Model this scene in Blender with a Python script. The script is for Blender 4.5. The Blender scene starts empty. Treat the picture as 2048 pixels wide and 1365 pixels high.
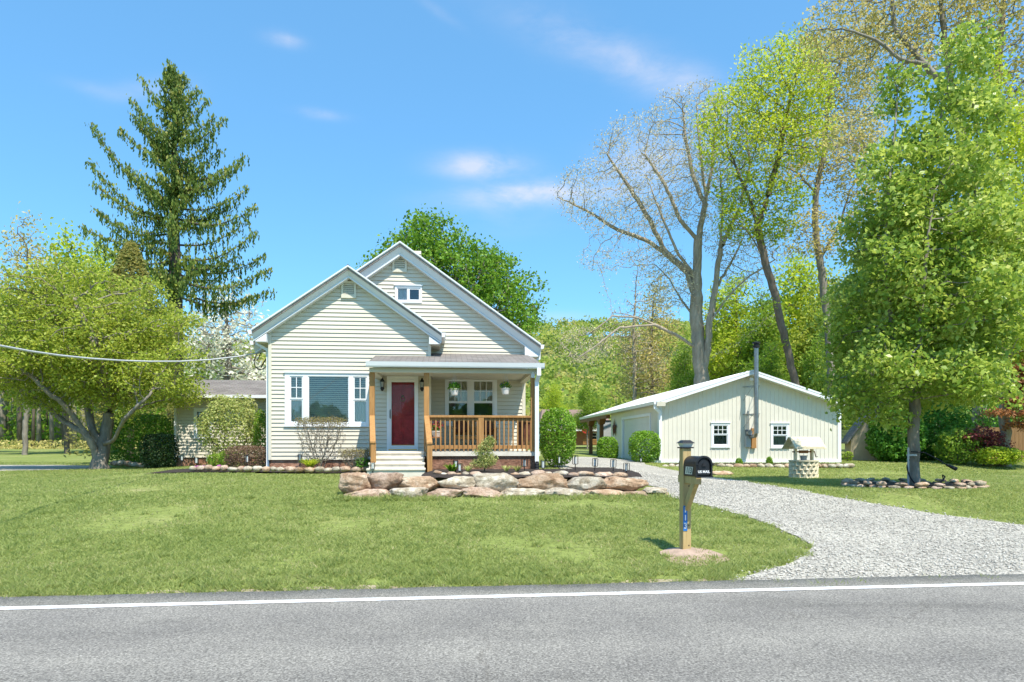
import bpy, bmesh, math, random
import numpy as np
from mathutils import Vector, Matrix, noise, geometry
sc = bpy.context.scene
COL = sc.collection
R0 = random.Random(7)
F = 1365.0; HY = 888.0; CX = 1024.0; CZ = 1.6

# ------------------------------------------------------------------ helpers
def px2w(px, py, Y):
    return Vector(((px-CX)*Y/F, Y, CZ+(HY-py)*Y/F))
def lerp_pts(pts, q):
    return float(np.interp(q, [p[0] for p in pts], [p[1] for p in pts]))
PL = [(-60,-.05),(7.7,-.05),(8.15,0),(9.3,.07),(14.4,.48),(18,.80),(21,.9),(30,1.0),(80,1.07),(140,1.8),(260,6)]
PLL = [(-60,-.05),(7.7,-.05),(8.15,0),(14.4,.42),(19,.65),(24,.74),(29,.72),(50,.85),(80,1.07),(140,1.8),(260,6)]
PR = [(-60,-.05),(7.7,-.05),(8.15,0),(10,.10),(12,.28),(14.2,.56),(18,.56),(20,.50),(23,.50),(26,.82),(40,.95),(80,1.07),(140,1.8),(260,6)]
aL=np.array(PL); aLL=np.array(PLL); aR=np.array(PR)
def sstep(x,a,b):
    t=np.clip((x-a)/(b-a),0,1); return t*t*(3-2*t)
def ground_np(x, y):
    x=np.asarray(x,float); y=np.asarray(y,float)
    q = y-.11*np.clip(x,-40,40)
    zl=np.interp(q,aL[:,0],aL[:,1]); zll=np.interp(q,aLL[:,0],aLL[:,1]); zr=np.interp(q,aR[:,0],aR[:,1])
    w1=sstep(-x,8,13); w2=sstep(x,2.6,6)
    return zl*(1-w1)*(1-w2)+zll*w1+zr*w2
def ground(x,y): return float(ground_np(x,y))
def gp(px,py):
    """photo point -> point on the ground surface"""
    lo,hi=4.0,200.0
    a=(px-CX)/F; b=(HY-py)/F
    t=6.0; prev=t
    while t<hi:
        if CZ+b*t<=ground(a*t,t): break
        prev=t; t*=1.02
    lo,hi=prev,t
    for _ in range(40):
        m=(lo+hi)/2
        if CZ+b*m<=ground(a*m,m): hi=m
        else: lo=m
    return Vector((a*hi,hi,ground(a*hi,hi)))

def tag(o,label,cat,group=None):
    o['label']=label; o['category']=cat
    if group: o['group']=group
    return o
def kind(o,k): o['kind']=k; return o
def empty(name,loc,rz=0):
    o=bpy.data.objects.new(name,None); o.empty_display_size=.2
    o.location=loc; o.rotation_euler=(0,0,rz); COL.objects.link(o); return o
def link(name,me,parent=None,loc=None):
    o=bpy.data.objects.new(name,me); COL.objects.link(o)
    if parent: o.parent=parent
    if loc is not None: o.location=loc
    return o
def copy_tree(o,parent=None):
    c=o.copy(); COL.objects.link(c); c.parent=parent
    for ch in list(o.children): copy_tree(ch,c)
    return c
def fast_mesh(name,verts,faces,mat,attr=None,smooth=False):
    verts=np.asarray(verts,np.float32); faces=np.asarray(faces,np.int32)
    n=len(faces); k=faces.shape[1]
    me=bpy.data.meshes.new(name)
    me.vertices.add(len(verts)); me.vertices.foreach_set('co',verts.ravel())
    me.loops.add(n*k); me.loops.foreach_set('vertex_index',faces.ravel())
    me.polygons.add(n); me.polygons.foreach_set('loop_start',np.arange(0,n*k,k,dtype=np.int32))
    try: me.polygons.foreach_set('loop_total',np.full(n,k,np.int32))
    except Exception: pass
    if smooth: me.polygons.foreach_set('use_smooth',np.ones(n,bool))
    if attr is not None:
        at=me.attributes.new('v','FLOAT','POINT'); at.data.foreach_set('value',np.asarray(attr,np.float32))
    if mat: me.materials.append(mat)
    me.update(calc_edges=True); me.validate()
    return me

class MB:
    def __init__(s): s.v=[]; s.f=[]
    def add(s,vs,fs):
        b=len(s.v); s.v+= [tuple(p) for p in vs]; s.f+=[tuple(i+b for i in f) for f in fs]
    def box(s,x0,x1,y0,y1,z0,z1):
        s.add([(x0,y0,z0),(x1,y0,z0),(x1,y1,z0),(x0,y1,z0),(x0,y0,z1),(x1,y0,z1),(x1,y1,z1),(x0,y1,z1)],
              [(0,3,2,1),(4,5,6,7),(0,1,5,4),(1,2,6,5),(2,3,7,6),(3,0,4,7)])
    def hexa(s,p):  # 8 points, bottom 4 then top 4
        s.add(p,[(0,3,2,1),(4,5,6,7),(0,1,5,4),(1,2,6,5),(2,3,7,6),(3,0,4,7)])
    def bar(s,a,b,w,h,up=(0,0,1)):
        a=Vector(a); b=Vector(b); d=(b-a).normalized(); up=Vector(up)
        if abs(d.dot(up))>.98: up=Vector((0,1,0))
        x=d.cross(up).normalized()*w/2; y=x.cross(d).normalized()*h/2
        s.hexa([a-x-y,a+x-y,b+x-y,b-x-y,a-x+y,a+x+y,b+x+y,b-x+y])
    def quad(s,a,b,c,d): s.add([a,b,c,d],[(0,1,2,3)])
    def poly(s,pts): s.add(pts,[tuple(range(len(pts)))])
    def prism(s,pts,ax,d0,d1):
        """pts 2-D outline extruded along axis ax from d0 to d1"""
        def m(p,d):
            return {0:(d,p[0],p[1]),1:(p[0],d,p[1]),2:(p[0],p[1],d)}[ax]
        n=len(pts); vs=[m(p,d0) for p in pts]+[m(p,d1) for p in pts]
        s.add(vs,[tuple(range(n))[::-1],tuple(range(n,2*n))]+[(i,(i+1)%n,n+(i+1)%n,n+i) for i in range(n)])
    def tube(s,pts,r,n=8,cap=True):
        pts=[Vector(p) for p in pts]; rr=r if isinstance(r,(list,tuple)) else [r]*len(pts)
        rings=[]
        for i,p in enumerate(pts):
            d=(pts[min(i+1,len(pts)-1)]-pts[max(i-1,0)]).normalized()
            ref=Vector((0,0,1)) if abs(d.z)<.9 else Vector((1,0,0))
            x=d.cross(ref).normalized(); y=x.cross(d)
            rings.append([p+(x*math.cos(2*math.pi*k/n)+y*math.sin(2*math.pi*k/n))*rr[i] for k in range(n)])
        vs=[p for rg in rings for p in rg]; fs=[]
        for i in range(len(pts)-1):
            for k in range(n):
                fs.append((i*n+k,i*n+(k+1)%n,(i+1)*n+(k+1)%n,(i+1)*n+k))
        if cap: fs+= [tuple(range(n))[::-1],tuple(range((len(pts)-1)*n,len(pts)*n))]
        s.add(vs,fs)
    def lathe(s,prof,c=(0,0,0),n=16):
        vs=[];fs=[]
        for r,z in prof:
            for k in range(n): vs.append((c[0]+r*math.cos(2*math.pi*k/n),c[1]+r*math.sin(2*math.pi*k/n),c[2]+z))
        m=len(prof)
        for i in range(m-1):
            for k in range(n): fs.append((i*n+k,i*n+(k+1)%n,(i+1)*n+(k+1)%n,(i+1)*n+k))
        fs+=[tuple(range(n))[::-1],tuple(range((m-1)*n,m*n))]
        s.add(vs,fs)
    def build(s,name,mat,parent=None,smooth=False,fix=True,bevel=0,loc=None):
        me=bpy.data.meshes.new(name); me.from_pydata(s.v,[],s.f)
        if fix or bevel:
            bm=bmesh.new(); bm.from_mesh(me)
            if bevel:
                bmesh.ops.bevel(bm,geom=[e for e in bm.edges if len(e.link_faces)==2 and e.calc_face_angle(0)>.5],offset=bevel,segments=1,affect='EDGES',clamp_overlap=True)
            bmesh.ops.recalc_face_normals(bm,faces=bm.faces); bm.to_mesh(me); bm.free()
        if smooth:
            for p in me.polygons: p.use_smooth=True
        me.materials.append(mat); me.update()
        return link(name,me,parent,loc)

# ------------------------------------------------------------------ materials
def newmat(name):
    m=bpy.data.materials.new(name); m.use_nodes=True; nt=m.node_tree; nt.nodes.clear()
    out=nt.nodes.new('ShaderNodeOutputMaterial'); return m,nt,out
def N(nt,t,**kw):
    n=nt.nodes.new(t)
    for k,v in kw.items():
        if k in n.inputs.keys() if hasattr(n.inputs,'keys') else False: n.inputs[k].default_value=v
        else: setattr(n,k,v)
    return n
def ramp(nt,stops,interp='LINEAR'):
    r=nt.nodes.new('ShaderNodeValToRGB'); r.color_ramp.interpolation=interp
    el=r.color_ramp.elements
    while len(el)<len(stops): el.new(.5)
    for e,(p,c) in zip(el,stops): e.position=p; e.color=(c[0],c[1],c[2],1)
    return r
def noise_n(nt,scale,detail=4,rough=.6,vec=None,dist=0):
    n=nt.nodes.new('ShaderNodeTexNoise'); n.inputs['Scale'].default_value=scale; n.inputs['Detail'].default_value=detail
    n.inputs['Roughness'].default_value=rough; n.inputs['Distortion'].default_value=dist
    if vec is not None: nt.links.new(vec,n.inputs['Vector'])
    return n
def objvec(nt,scale=(1,1,1)):
    t=nt.nodes.new('ShaderNodeTexCoord')
    if scale==(1,1,1): return t.outputs['Object']
    m=nt.nodes.new('ShaderNodeMapping'); m.inputs['Scale'].default_value=scale
    nt.links.new(t.outputs['Object'],m.inputs['Vector']); return m.outputs['Vector']
def mix(nt,fac,a,b,mode='MIX'):
    m=nt.nodes.new('ShaderNodeMix'); m.data_type='RGBA'; m.blend_type=mode
    if isinstance(fac,(int,float)): m.inputs[0].default_value=fac
    else: nt.links.new(fac,m.inputs[0])
    for s,i in ((a,6),(b,7)):
        if isinstance(s,(tuple,list)): m.inputs[i].default_value=(s[0],s[1],s[2],1)
        else: nt.links.new(s,m.inputs[i])
    return m.outputs[2]
def principled(nt,out,rough=.6,spec=.3,metal=0):
    p=nt.nodes.new('ShaderNodeBsdfPrincipled'); p.inputs['Roughness'].default_value=rough
    p.inputs['Specular IOR Level'].default_value=spec; p.inputs['Metallic'].default_value=metal
    nt.links.new(p.outputs[0],out.inputs[0]); return p
def bump(nt,p,h,strength=.3,dist=.02):
    b=nt.nodes.new('ShaderNodeBump'); b.inputs['Strength'].default_value=strength; b.inputs['Distance'].default_value=dist
    nt.links.new(h,b.inputs['Height']); nt.links.new(b.outputs[0],p.inputs['Normal'])
def mk(name,c,rough=.6,var=.12,scale=3,spec=.3,metal=0,bp=0,bs=40,c2=None,stretch=(1,1,1)):
    m,nt,out=newmat(name); p=principled(nt,out,rough,spec,metal)
    v=objvec(nt,stretch); n=noise_n(nt,scale,5,.65,v)
    a=tuple(x*(1-var) for x in c); b=c2 if c2 else tuple(min(1,x*(1+var)) for x in c)
    r=ramp(nt,[(.3,a),(.7,b)]); nt.links.new(n.outputs['Fac'],r.inputs[0]); nt.links.new(r.outputs[0],p.inputs['Base Color'])
    if bp:
        n2=noise_n(nt,bs,4,.6,v); bump(nt,p,n2.outputs['Fac'],bp)
    return m
def leafmat(name,stops,trans=.35,rough=.5,gain=(1.5,1.33,1.25)):
    stops=[(p,tuple(min(.85,x*g) for x,g in zip(c,gain))) for p,c in stops]
    m,nt,out=newmat(name)
    at=nt.nodes.new('ShaderNodeAttribute'); at.attribute_name='v'
    r=ramp(nt,stops); nt.links.new(at.outputs['Fac'],r.inputs[0])
    d=nt.nodes.new('ShaderNodeBsdfPrincipled'); d.inputs['Roughness'].default_value=rough; d.inputs['Specular IOR Level'].default_value=.25
    nt.links.new(r.outputs[0],d.inputs['Base Color'])
    t=nt.nodes.new('ShaderNodeBsdfTranslucent')
    hs=nt.nodes.new('ShaderNodeHueSaturation'); hs.inputs['Hue'].default_value=.485; hs.inputs['Value'].default_value=1.5
    nt.links.new(r.outputs[0],hs.inputs['Color']); nt.links.new(hs.outputs[0],t.inputs[0])
    mx=nt.nodes.new('ShaderNodeMixShader'); mx.inputs[0].default_value=trans
    nt.links.new(d.outputs[0],mx.inputs[1]); nt.links.new(t.outputs[0],mx.inputs[2]); nt.links.new(mx.outputs[0],out.inputs[0])
    return m
def barkmat(name,a,b,sc_=6):
    m,nt,out=newmat(name); p=principled(nt,out,.9,.1)
    v=objvec(nt,(1,1,.25)); n=noise_n(nt,sc_,6,.7,v)
    r=ramp(nt,[(.3,a),(.7,b)]); nt.links.new(n.outputs['Fac'],r.inputs[0]); nt.links.new(r.outputs[0],p.inputs['Base Color'])
    bump(nt,p,n.outputs['Fac'],.6,.04); return m

def siding_mat():
    m,nt,out=newmat('vinyl siding'); p=principled(nt,out,.55,.3)
    n=noise_n(nt,1.2,5,.6,objvec(nt,(.5,.5,1.5))); r=ramp(nt,[(.3,(.63,.58,.47)),(.7,(.69,.638,.525))])
    nt.links.new(n.outputs['Fac'],r.inputs[0]); nt.links.new(r.outputs[0],p.inputs['Base Color'])
    return m
def shingle_mat(name,a,b,c):
    m,nt,out=newmat(name); p=principled(nt,out,.9,.15)
    v=objvec(nt); br=nt.nodes.new('ShaderNodeTexBrick'); nt.links.new(v,br.inputs['Vector'])
    br.inputs['Scale'].default_value=1; br.inputs['Brick Width'].default_value=.3; br.inputs['Row Height'].default_value=.13
    br.inputs['Mortar Size'].default_value=.008; br.offset=.5
    br.inputs['Color1'].default_value=(*a,1); br.inputs['Color2'].default_value=(*b,1); br.inputs['Mortar'].default_value=(*c,1)
    n=noise_n(nt,30,4,.7,v); mm=mix(nt,.35,br.outputs['Color'],n.outputs['Color'],'OVERLAY')
    n2=noise_n(nt,1.1,4,.6,v); r=ramp(nt,[(.3,(.75,.75,.75)),(.7,(1.1,1.1,1.1))]); nt.links.new(n2.outputs['Fac'],r.inputs[0])
    nt.links.new(mix(nt,1,mm,r.outputs[0],'MULTIPLY'),p.inputs['Base Color'])
    bump(nt,p,br.outputs['Fac'],-.4,.02); return m
def glass_mat(name,tint=(.97,.98,.98),refl=.07):
    m,nt,out=newmat(name)
    g=nt.nodes.new('ShaderNodeBsdfGlossy'); g.inputs['Roughness'].default_value=.02
    t=nt.nodes.new('ShaderNodeBsdfTransparent'); t.inputs[0].default_value=(*tint,1)
    lw=nt.nodes.new('ShaderNodeFresnel'); lw.inputs[0].default_value=1.5
    mt=nt.nodes.new('ShaderNodeMath'); mt.operation='ADD'; mt.inputs[1].default_value=refl-.04; nt.links.new(lw.outputs[0],mt.inputs[0])
    mx=nt.nodes.new('ShaderNodeMixShader'); nt.links.new(mt.outputs[0],mx.inputs[0])
    nt.links.new(t.outputs[0],mx.inputs[1]); nt.links.new(g.outputs[0],mx.inputs[2]); nt.links.new(mx.outputs[0],out.inputs[0])
    return m
def woodmat(name,a,b,rough=.6):
    m,nt,out=newmat(name); p=principled(nt,out,rough,.25)
    v=objvec(nt,(9,9,.8)); n=noise_n(nt,2.2,6,.6,v,.8); r=ramp(nt,[(.3,a),(.7,b)])
    nt.links.new(n.outputs['Fac'],r.inputs[0]); nt.links.new(r.outputs[0],p.inputs['Base Color']); bump(nt,p,n.outputs['Fac'],.15,.01); return m
def stonemat(name,cols,bumps=.5,scale=3.5):
    m,nt,out=newmat(name); p=principled(nt,out,.9,.15)
    t=nt.nodes.new('ShaderNodeTexCoord'); oi=nt.nodes.new('ShaderNodeObjectInfo')
    ad=nt.nodes.new('ShaderNodeVectorMath'); ad.operation='MULTIPLY_ADD'; ad.inputs[1].default_value=(1,1,1)
    nt.links.new(t.outputs['Object'],ad.inputs[0])
    sc2=nt.nodes.new('ShaderNodeVectorMath'); sc2.operation='SCALE'; sc2.inputs['Scale'].default_value=37; 
    cb=nt.nodes.new('ShaderNodeCombineXYZ'); 
    for k in range(3): nt.links.new(oi.outputs['Random'],cb.inputs[k])
    nt.links.new(cb.outputs[0],sc2.inputs[0]); nt.links.new(sc2.outputs[0],ad.inputs[2])
    v=ad.outputs[0]
    n=noise_n(nt,scale,7,.68,v,.4); n2=noise_n(nt,scale*7,5,.7,v)
    vor=nt.nodes.new('ShaderNodeTexNoise'); vor.noise_type='RIDGED_MULTIFRACTAL'; vor.inputs['Scale'].default_value=scale*1.3; vor.inputs['Detail'].default_value=5; nt.links.new(v,vor.inputs['Vector'])
    k=len(cols); r=ramp(nt,[(.3+.4*i/(k-1),c) for i,c in enumerate(cols)]); nt.links.new(n.outputs['Fac'],r.inputs[0])
    r2=ramp(nt,[(.25,(.55,.52,.5)),(.55,(1,1,1))]); nt.links.new(n2.outputs['Fac'],r2.inputs[0])
    cc=mix(nt,1,r.outputs[0],r2.outputs[0],'MULTIPLY'); rc=ramp(nt,[(.0,(.72,.66,.60)),(.15,(1,1,1))]); nt.links.new(vor.outputs['Fac'],rc.inputs[0]); cc=mix(nt,.8,cc,rc.outputs[0],'MULTIPLY')
    hs=nt.nodes.new('ShaderNodeHueSaturation'); nt.links.new(cc,hs.inputs['Color'])
    mr=nt.nodes.new('ShaderNodeMapRange'); mr.inputs[3].default_value=.8; mr.inputs[4].default_value=1.2; nt.links.new(oi.outputs['Random'],mr.inputs[0]); nt.links.new(mr.outputs[0],hs.inputs['Value'])
    nt.links.new(hs.outputs[0],p.inputs['Base Color'])
    n3=noise_n(nt,scale*3,8,.75,v); bump(nt,p,n3.outputs['Fac'],min(1,bumps*1.6),.10); return m

M={}
M['siding']=siding_mat()
M['white']=mk('white trim',(.80,.81,.82),.45,.03,2)
M['offwhite']=mk('off white trim',(.69,.64,.52),.5,.05,2)
M['soffit']=mk('cream soffit',(.60,.56,.45),.6,.05,2)
M['rake']=mk('white aluminium fascia',(.78,.80,.82),.4,.03,2)
M['shingle']=shingle_mat('asphalt shingles',(.20,.18,.165),(.27,.245,.225),(.09,.08,.075))
M['found']=stonemat('red sandstone foundation',[(.30,.15,.10),(.46,.25,.17),(.55,.34,.24)],.7,2.2)
M['cedar']=woodmat('stained wood',(.34,.165,.055),(.50,.27,.10))
M['cedar_dark']=woodmat('dark stained wood',(.20,.09,.04),(.30,.14,.06))
M['concrete']=mk('pale concrete',(.69,.63,.52),.85,.13,4,bp=.2)
M['glass']=glass_mat('window glass')
M['glassdark']=glass_mat('darker window glass',(.88,.90,.90),.06)
M['gshade']=mk('dim grey shade',(.20,.20,.19),.8,.15,5)
M['lshade']=mk('pale green grey shade',(.42,.43,.36),.8,.12,5)
M['doorglass']=glass_mat('storm door glass',(.97,.97,.97),.012)
M['interior']=mk('dim room',(.10,.10,.09),.9,.2,2)
M['blind']=mk('pale blind slats',(.80,.74,.58),.6,.06,6)
M['curtain']=mk('white curtain',(.72,.72,.68),.8,.08,6,stretch=(12,12,.5))
M['black']=mk('black metal',(.02,.02,.022),.45,.2,8)
M['blackpl']=mk('black plastic',(.018,.02,.024),.38,.2,12,bp=.05)
M['red']=mk('red door paint',(.46,.032,.04),.4,.25,7)
M['brass']=mk('brass',(.65,.45,.16),.3,.1,8,metal=1)
M['garage']=mk('cream metal siding',(.70,.66,.56),.45,.05,1.2)
M['garagedoor']=mk('white door panels',(.68,.68,.62),.5,.04,2)
M['metalroof']=mk('pale metal roof',(.56,.57,.58),.35,.10,1.5,spec=.5)
M['steel']=mk('galvanised steel',(.36,.36,.355),.42,.2,6,metal=1)
M['greybox']=mk('grey utility box',(.42,.43,.43),.5,.1,6)
M['rust']=mk('rusty metal',(.12,.045,.025),.7,.4,10)
M['pine']=woodmat('treated pine',(.40,.27,.11),(.56,.42,.20))
M['palewood']=woodmat('weathered pale wood',(.62,.52,.34),(.80,.72,.53))
M['beige']=mk('beige wall',(.48,.40,.28),.8,.15,2)
M['slate']=shingle_mat('grey shingles',(.18,.175,.17),(.27,.265,.26),(.06,.06,.06))
M['nbrick']=mk('orange brick',(.42,.19,.11),.8,.15,10)
M['nroof']=mk('brown roof',(.24,.165,.13),.85,.15,5)
M['sandstone']=stonemat('tan sandstone',[(.38,.23,.14),(.62,.45,.31),(.80,.67,.52)])
M['pinkstone']=stonemat('pinkish sandstone',[(.44,.29,.21),(.68,.51,.39),(.82,.68,.56)])
M['greystone']=stonemat('grey lichen stone',[(.30,.25,.17),(.66,.59,.46),(.84,.79,.69)])
M['mulch']=mk('dark mulch',(.045,.034,.028),.95,.5,22,bp=.8,bs=45)
M['wire']=mk('grey cable',(.55,.55,.55),.5,.1,10)
M['blue']=mk('blue sign',(.03,.17,.50),.4,.05,8)
M['textw']=mk('white lettering',(.85,.85,.85),.5,.02,5)
M['decal']=mk('grey decal',(.62,.62,.55),.5,.05,5)
M['pot']=mk('white plastic pot',(.74,.68,.62),.5,.05,5)
M['frost']=mk('frosted lamp glass',(.55,.58,.56),.25,.1,8)
M['hose']=mk('black rubber',(.02,.02,.02),.5,.2,8)
M['fence']=woodmat('brown fence boards',(.22,.12,.05),(.32,.18,.08))
# ------------------------------------------------------------------ camera, sun, sky
cam=bpy.data.cameras.new('camera'); cam.lens=24; cam.sensor_width=36; cam.shift_y=(HY-682.5)/2048; cam.clip_end=3000; cam.clip_start=.1
co=bpy.data.objects.new('camera',cam); co.location=(0,0,CZ); co.rotation_euler=(math.pi/2,0,0); COL.objects.link(co); sc.camera=co
SV=Vector((.55,-1,1.95)).normalized()
sun=bpy.data.lights.new('sun','SUN'); sun.energy=4.2; sun.angle=math.radians(.53); sun.color=(1,.94,.83)
so=bpy.data.objects.new('sun',sun); so.rotation_euler=(-SV).to_track_quat('-Z','Y').to_euler(); so.location=(10,-20,40); COL.objects.link(so)
w=bpy.data.worlds.new('World'); sc.world=w; w.use_nodes=True; nt=w.node_tree; nt.nodes.clear()
wo=nt.nodes.new('ShaderNodeOutputWorld'); bg=nt.nodes.new('ShaderNodeBackground'); nt.links.new(bg.outputs[0],wo.inputs[0])
sky=nt.nodes.new('ShaderNodeTexSky'); sky.sky_type='NISHITA'; sky.sun_disc=False
sky.sun_elevation=math.asin(SV.z); sky.sun_rotation=math.atan2(SV.x,SV.y); sky.air_density=1.0; sky.dust_density=.25; sky.ozone_density=2.0
bg.inputs[1].default_value=SKY_STR=.15
# clouds: soft wisps at their real bearings in the sky
tc=nt.nodes.new('ShaderNodeTexCoord'); D=tc.outputs['Generated']
mp=nt.nodes.new('ShaderNodeMapping'); mp.inputs['Scale'].default_value=(1,1,2.6); nt.links.new(D,mp.inputs['Vector'])
n1=noise_n(nt,9,7,.62,mp.outputs[0],.3)
total=None
def cloud(px,py,wx,wz,amp,rot=0,hard=.15):
    global total
    d=Vector(((px-CX)/F,1,(HY-py)/F)).normalized()
    right=Vector((0,0,1)).cross(d).normalized()*-1; right=d.cross(Vector((0,0,1))).normalized(); up=right.cross(d).normalized()
    cr,sr=math.cos(rot),math.sin(rot); ax=right*cr+up*sr; ay=up*cr-right*sr
    outs=[]
    for a,wd in ((ax,wx),(ay,wz)):
        vm=nt.nodes.new('ShaderNodeVectorMath'); vm.operation='DOT_PRODUCT'; nt.links.new(D,vm.inputs[0]); vm.inputs[1].default_value=a*(F/wd)
        pw=nt.nodes.new('ShaderNodeMath'); pw.operation='POWER'; pw.inputs[1].default_value=2
        ab=nt.nodes.new('ShaderNodeMath'); ab.operation='ABSOLUTE'; nt.links.new(vm.outputs['Value'],ab.inputs[0]); nt.links.new(ab.outputs[0],pw.inputs[0]); outs.append(pw.outputs[0])
    s=nt.nodes.new('ShaderNodeMath'); s.operation='ADD'; nt.links.new(outs[0],s.inputs[0]); nt.links.new(outs[1],s.inputs[1])
    e=nt.nodes.new('ShaderNodeMath'); e.operation='MULTIPLY'; e.inputs[1].default_value=-1; nt.links.new(s.outputs[0],e.inputs[0])
    x=nt.nodes.new('ShaderNodeMath'); x.operation='POWER'; x.inputs[0].default_value=2.718; nt.links.new(e.outputs[0],x.inputs[1])
    # front half only
    vm=nt.nodes.new('ShaderNodeVectorMath'); vm.operation='DOT_PRODUCT'; nt.links.new(D,vm.inputs[0]); vm.inputs[1].default_value=d
    gt=nt.nodes.new('ShaderNodeMath'); gt.operation='GREATER_THAN'; gt.inputs[1].default_value=.3; nt.links.new(vm.outputs['Value'],gt.inputs[0])
    m1=nt.nodes.new('ShaderNodeMath'); m1.operation='MULTIPLY'; nt.links.new(x.outputs[0],m1.inputs[0]); nt.links.new(gt.outputs[0],m1.inputs[1])
    ns=nt.nodes.new('ShaderNodeMapRange'); ns.inputs[1].default_value=hard; ns.inputs[2].default_value=.85; ns.inputs[4].default_value=1.5; nt.links.new(n1.outputs['Fac'],ns.inputs[0])
    m2=nt.nodes.new('ShaderNodeMath'); m2.operation='MULTIPLY'; nt.links.new(m1.outputs[0],m2.inputs[0]); nt.links.new(ns.outputs[0],m2.inputs[1])
    m3=nt.nodes.new('ShaderNodeMath'); m3.operation='MULTIPLY'; m3.inputs[1].default_value=amp; nt.links.new(m2.outputs[0],m3.inputs[0])
    if total is None: total=m3.outputs[0]
    else:
        a=nt.nodes.new('ShaderNodeMath'); a.operation='ADD'; nt.links.new(total,a.inputs[0]); nt.links.new(m3.outputs[0],a.inputs[1]); total=a.outputs[0]
for c in [(965,332,70,20,1.5,0,.3),(1085,386,125,19,1.7,.04,.28),(1290,330,75,45,.9,0,.2),(1230,110,220,34,.34,-.42,.34),(1330,150,170,30,.34,-.42,.34),
          (640,229,36,8,.6,0,.3),(570,80,26,10,.8,0,.3),(196,183,40,10,.3,0,.3),(300,180,60,16,.3,.3,.3),(870,18,45,8,.2,-.5,.3),(1120,635,90,12,.3,0,.3),(980,430,140,40,.15,0,.3),(330,640,140,26,.3,0,.3)]: cloud(*c)
cl=nt.nodes.new('ShaderNodeClamp'); nt.links.new(total,cl.inputs[0])
tint=mix(nt,1,sky.outputs[0],(.62,1.05,1.22),'MULTIPLY'); hz_=mix(nt,.45,tint,(.85,2.1,3.6))
mlt=nt.nodes.new('ShaderNodeMath'); mlt.operation='MULTIPLY'; mlt.inputs[1].default_value=.62; nt.links.new(cl.outputs[0],mlt.inputs[0])
cm=mix(nt,mlt.outputs[0],hz_,(3.9,3.8,4.15)); nt.links.new(cm,bg.inputs[0])
vs=sc.view_settings; vs.view_transform='Standard'; vs.look='None'; vs.exposure=0.72; vs.gamma=1
sc.cycles.max_bounces=6; sc.cycles.transparent_max_bounces=8; sc.cycles.diffuse_bounces=3

# ------------------------------------------------------------------ ground, road, drive
def grass_ground_mat():
    m,nt,out=newmat('lawn soil and turf'); p=principled(nt,out,.9,.1)
    v=objvec(nt); n=noise_n(nt,.55,5,.6,v); n2=noise_n(nt,9,5,.7,v); n3=noise_n(nt,.16,3,.5,v)
    r=ramp(nt,[(.3,(.19,.235,.06)),(.55,(.235,.275,.08)),(.68,(.30,.31,.12)),(.8,(.42,.36,.21))]); nt.links.new(n.outputs['Fac'],r.inputs[0])
    r2=ramp(nt,[(.3,(.55,.55,.55)),(.7,(1.25,1.25,1.2))]); nt.links.new(n2.outputs['Fac'],r2.inputs[0])
    nt.links.new(mix(nt,1,r.outputs[0],r2.outputs[0],'MULTIPLY'),p.inputs['Base Color']); bump(nt,p,n2.outputs['Fac'],.6,.04); return m
def grid_mesh(xs,ys,zf,mat,name):
    X,Y=np.meshgrid(xs,ys); Z=zf(X,Y); V=np.stack([X.ravel(),Y.ravel(),Z.ravel()],1)
    nx=len(xs); ny=len(ys); i=np.arange(nx*ny).reshape(ny,nx)
    Fc=np.stack([i[:-1,:-1].ravel(),i[:-1,1:].ravel(),i[1:,1:].ravel(),i[1:,:-1].ravel()],1)
    return fast_mesh(name,V,Fc,mat,smooth=True)
xs=np.concatenate([np.linspace(-700,-60,12),np.linspace(-50,-22,12),np.arange(-20,20,.4),np.linspace(20,50,14),np.linspace(60,700,12)])
ys=np.concatenate([np.linspace(-500,-20,8),np.arange(-10,34,.4),np.linspace(35,140,36)])
kind(link('lawn',grid_mesh(xs,ys,ground_np,grass_ground_mat(),'lawn')),'structure')
# hill
def hill_np(x,y):
    t=sstep(y,120,420)
    ridge=55+5*np.sin(x*.011+1.2)+4*np.sin(x*.027)-(np.clip(-x-60,0,600))*.04
    return 1.2+t*ridge*(1-.25*sstep(y,430,700))+1.5*np.sin(x*.09)*np.sin(y*.07)*t
mh=mk('wooded hill floor',(.07,.10,.03),.95,.3,.05)
kind(link('hill',grid_mesh(np.linspace(-700,700,100),np.linspace(120,720,60),hill_np,mh,'hill')),'structure')
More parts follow.
